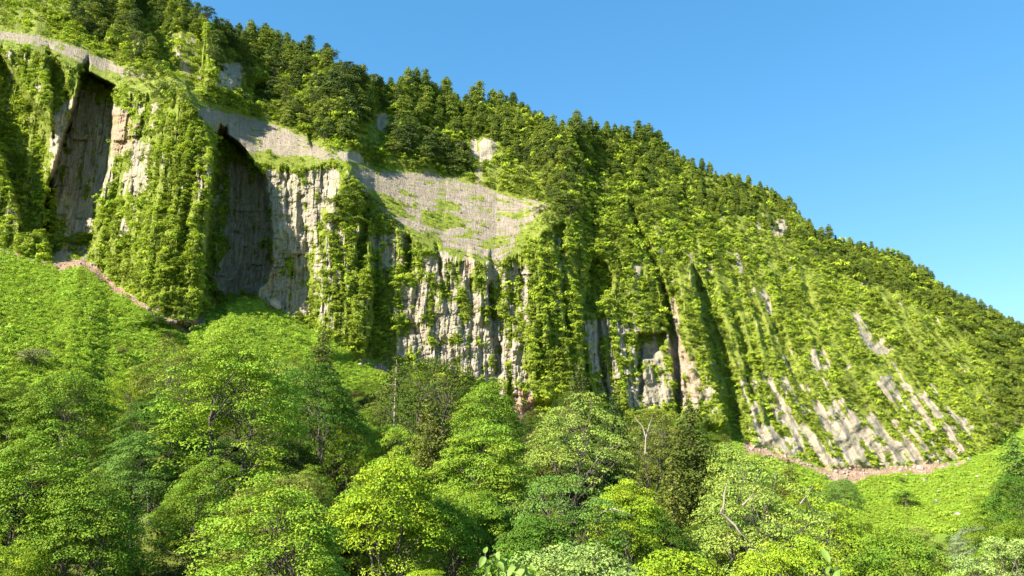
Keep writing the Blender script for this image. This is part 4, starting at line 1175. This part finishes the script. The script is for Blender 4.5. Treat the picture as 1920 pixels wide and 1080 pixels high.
# ------------------------------------------------------------------ boulders
M_STONE = bpy.data.materials.new('pale_stone'); g = G(M_STONE)
pos = g.new('ShaderNodeTexCoord').outputs['Object']
b = g.new('ShaderNodeBsdfPrincipled'); g.put(b.inputs['Base Color'], g.mix(g.mapr(g.noise(pos, 1.2, 5), .35, .65), (.17, .145, .12), (.36, .32, .27))); b.inputs['Roughness'].default_value = .9
o_ = g.new('ShaderNodeOutputMaterial'); g.l.new(b.outputs[0], o_.inputs[0])
mass('loose_stones', [pebble(k) for k in range(3)], STONES[0], STONES[1], STONES[2], STONES[3], M_STONE, 'scattered fallen stones along the foot of the rock wall and on the bare slabs')
def boulder(seed):
    rng = np.random.default_rng(seed)
    import bmesh
    bm = bmesh.new(); bmesh.ops.create_icosphere(bm, subdivisions=3, radius=1)
    for v in bm.verts:
        d = np.array(v.co)
        for q in range(7):
            nrm = rand_dirs(1, np.random.default_rng(seed * 10 + q))[0]; lim = .55 + .3 * ((seed * 7 + q * 3) % 5) / 5
            e = float(d @ nrm) - lim
            if e > 0: d = d - nrm * e
        v.co = d + rng.normal(size=3) * .015
    me = bpy.data.meshes.new('boulder'); bm.to_mesh(me); bm.free(); me.materials.append(M_STONE)
    return me
BLD = [boulder(k) for k in range(1, 6)]
def surf(px, py):
    d = (PX - px) ** 2 + (PY - py) ** 2
    return P3.reshape(-1, 3)[int(np.argmin(d))]
stones = [
 (514,574,30,'large whitish boulder leaning at the foot of the columned wall'),
 (676,686,9,'pale stone in the small green slope beside the wood'),
 (1698,892,9,'palest stone in the upper part of the right debris slope'),
 (1732,902,8,'flat pale stone right of the bare soil patch'),
 (1792,965,11,'long flat pale stone low on the right debris slope'),
 (1758,922,7,'small stone in the middle of the right debris slope'),
 (1832,895,7,'small stone near the right end of the debris slope'),
 (1780,912,7,'pale stone in the upper middle of the right debris slope'),
 (1816,918,6,'tiny pale stone right of the upper middle stone'),
 (1848,912,6,'tiny pale stone at the upper right of the debris slope'),
 (1817,862,9,'pale block at the top right corner of the debris slope'),
 (1580,888,7,'whitish stone at the left end of the wide soil patch'),
 (1652,872,9,'grey stone on the soil band below the striped slab'),
 (1815,940,7,'brownish stone on the lower right of the debris slope'),
 (1756,940,10,'dark low stone in the middle of the right debris slope'),
 (398,633,7,'small stone on the narrow debris slope left of the alcove'),
 (172,598,8,'pale stone lying in the runnel of the left debris slope'),
 (206,690,9,'reddish stone low on the left debris slope'),
 (5,632,8,'pale stone at the left edge of the left debris slope'),
 (520,640,7,'grey stone on the middle debris slope below the columned wall'),
 (552,612,7,'pale stone near the right end of the middle debris slope'),
]
for k, (px, py, w, lab) in enumerate(stones):
    p = surf(px, py); s = w * p[1] / F / 1.7
    o = link('boulder', BLD[k % 5]); o.location = (p[0], p[1] - s * .4, p[2] + s * .25)
    o.scale = (s, s * .8, s * random.uniform(.5, .75)); o.rotation_euler = (random.uniform(-.3, .3), random.uniform(-.3, .3), random.uniform(0, 6.28))
    if k == 0: o.scale = (s, s * .7, s * .62); o.rotation_euler = (0, .65, 0)
    tag(o, lab, 'boulder', 'boulders on the debris slopes')

# ------------------------------------------------------------------ young shoots close to the camera: every large leaf is a part
M_BIG = leaf_material('large_leaf', (0.17, 0.29, 0.04), (0.24, 0.37, 0.06), trans=.45, var=.2, gloss=.4)
def big_leaf_mesh(seed, L=1.0, W=.62, heart=True):
    n = 9; ts = np.linspace(0, 1, n); V = []
    w = np.sin(ts ** (.75 if heart else .9) * np.pi) ** .8 * W * .5 
    for i, t in enumerate(ts):
        bend = -0.22 * t * t
        for sx in (-1, -.5, 0, .5, 1):
            V.append((sx * w[i], t * L, bend + abs(sx) * w[i] * .35 + .015 * math.sin(i * 2.4 + seed)))
    Fc = [(i * 5 + k, i * 5 + k + 1, (i + 1) * 5 + k + 1, (i + 1) * 5 + k) for i in range(n - 1) for k in range(4)]
    V = np.array(V); 
    return mesh_from('large_leaf', V, np.array(Fc), [M_BIG], dict(tint=np.full(len(V), .5), tint2=np.full(len(V), .5)), smooth=True)
LM = [big_leaf_mesh(1, W=.52), big_leaf_mesh(2, W=.6)]
LN = [big_leaf_mesh(3, W=.34, heart=False)]
def shoot(px, tops, y, lmesh, size, lab, nleaf, seed):
    rng = np.random.default_rng(seed)
    base = at(px, 1080, y); gz = -1.65 - (y - 2) * .72
    root = bpy.data.objects.new('leafy_shoot', None); COL.objects.link(root); root.location = (base[0], y, gz); root.empty_display_size = .2
    tag(root, lab, 'sapling')
    b0 = np.array([base[0], y, gz]); parts = []
    for (tx, ty) in tops:
        tip = at(tx, ty, y + rng.normal() * .06) - b0
        ts = np.linspace(0, 1, 8)
        P = np.stack([tip[0] * ts ** 1.6, tip[1] * ts ** 1.6, tip[2] * ts], 1)
        parts.append(tube(P, .008 * (1 - .75 * ts) + .0015, 6))
        for k in range(nleaf):
            u = 1 - .055 * (k / nleaf) ** 1.1
            q = np.array([np.interp(u, ts, P[:, j]) for j in range(3)])
            lf = link('large_leaf', lmesh[k % len(lmesh)], root)
            lf.location = q
            lf.rotation_euler = (rng.uniform(-1.2, -.1) if rng.random() < .7 else rng.uniform(.5, 1.1), rng.uniform(-.5, .5), k * 2.4 + rng.uniform(-.3, .3))
            s = size * rng.uniform(.7, 1.15); lf.scale = (s, s, s)
    V, Fc = merge(parts)
    link('stem', mesh_from('stem', V, Fc, [M_BARK], smooth=True), root)
shoot(940, [(910,1038),(922,1050),(934,1028),(950,1042),(966,1056),(984,1062),(1000,1070),(918,1066)], 6.0, LM, .085, 'light green shoot with large heart-shaped leaves at the bottom centre, close to the viewer', 9, 5)
shoot(1005, [(1000,1068),(1012,1072)], 6.6, LM, .09, 'second light green large-leaved shoot just right of the first', 7, 6)
shoot(1560, [(1556,1056),(1575,1062)], 9.0, LN, .20, 'thin shoot with narrow pointed leaves at the bottom right of centre', 9, 7)
shoot(1512, [(1508,1074)], 9.5, LN, .18, 'small narrow-leaved shoot left of the thin pointed one', 7, 8)
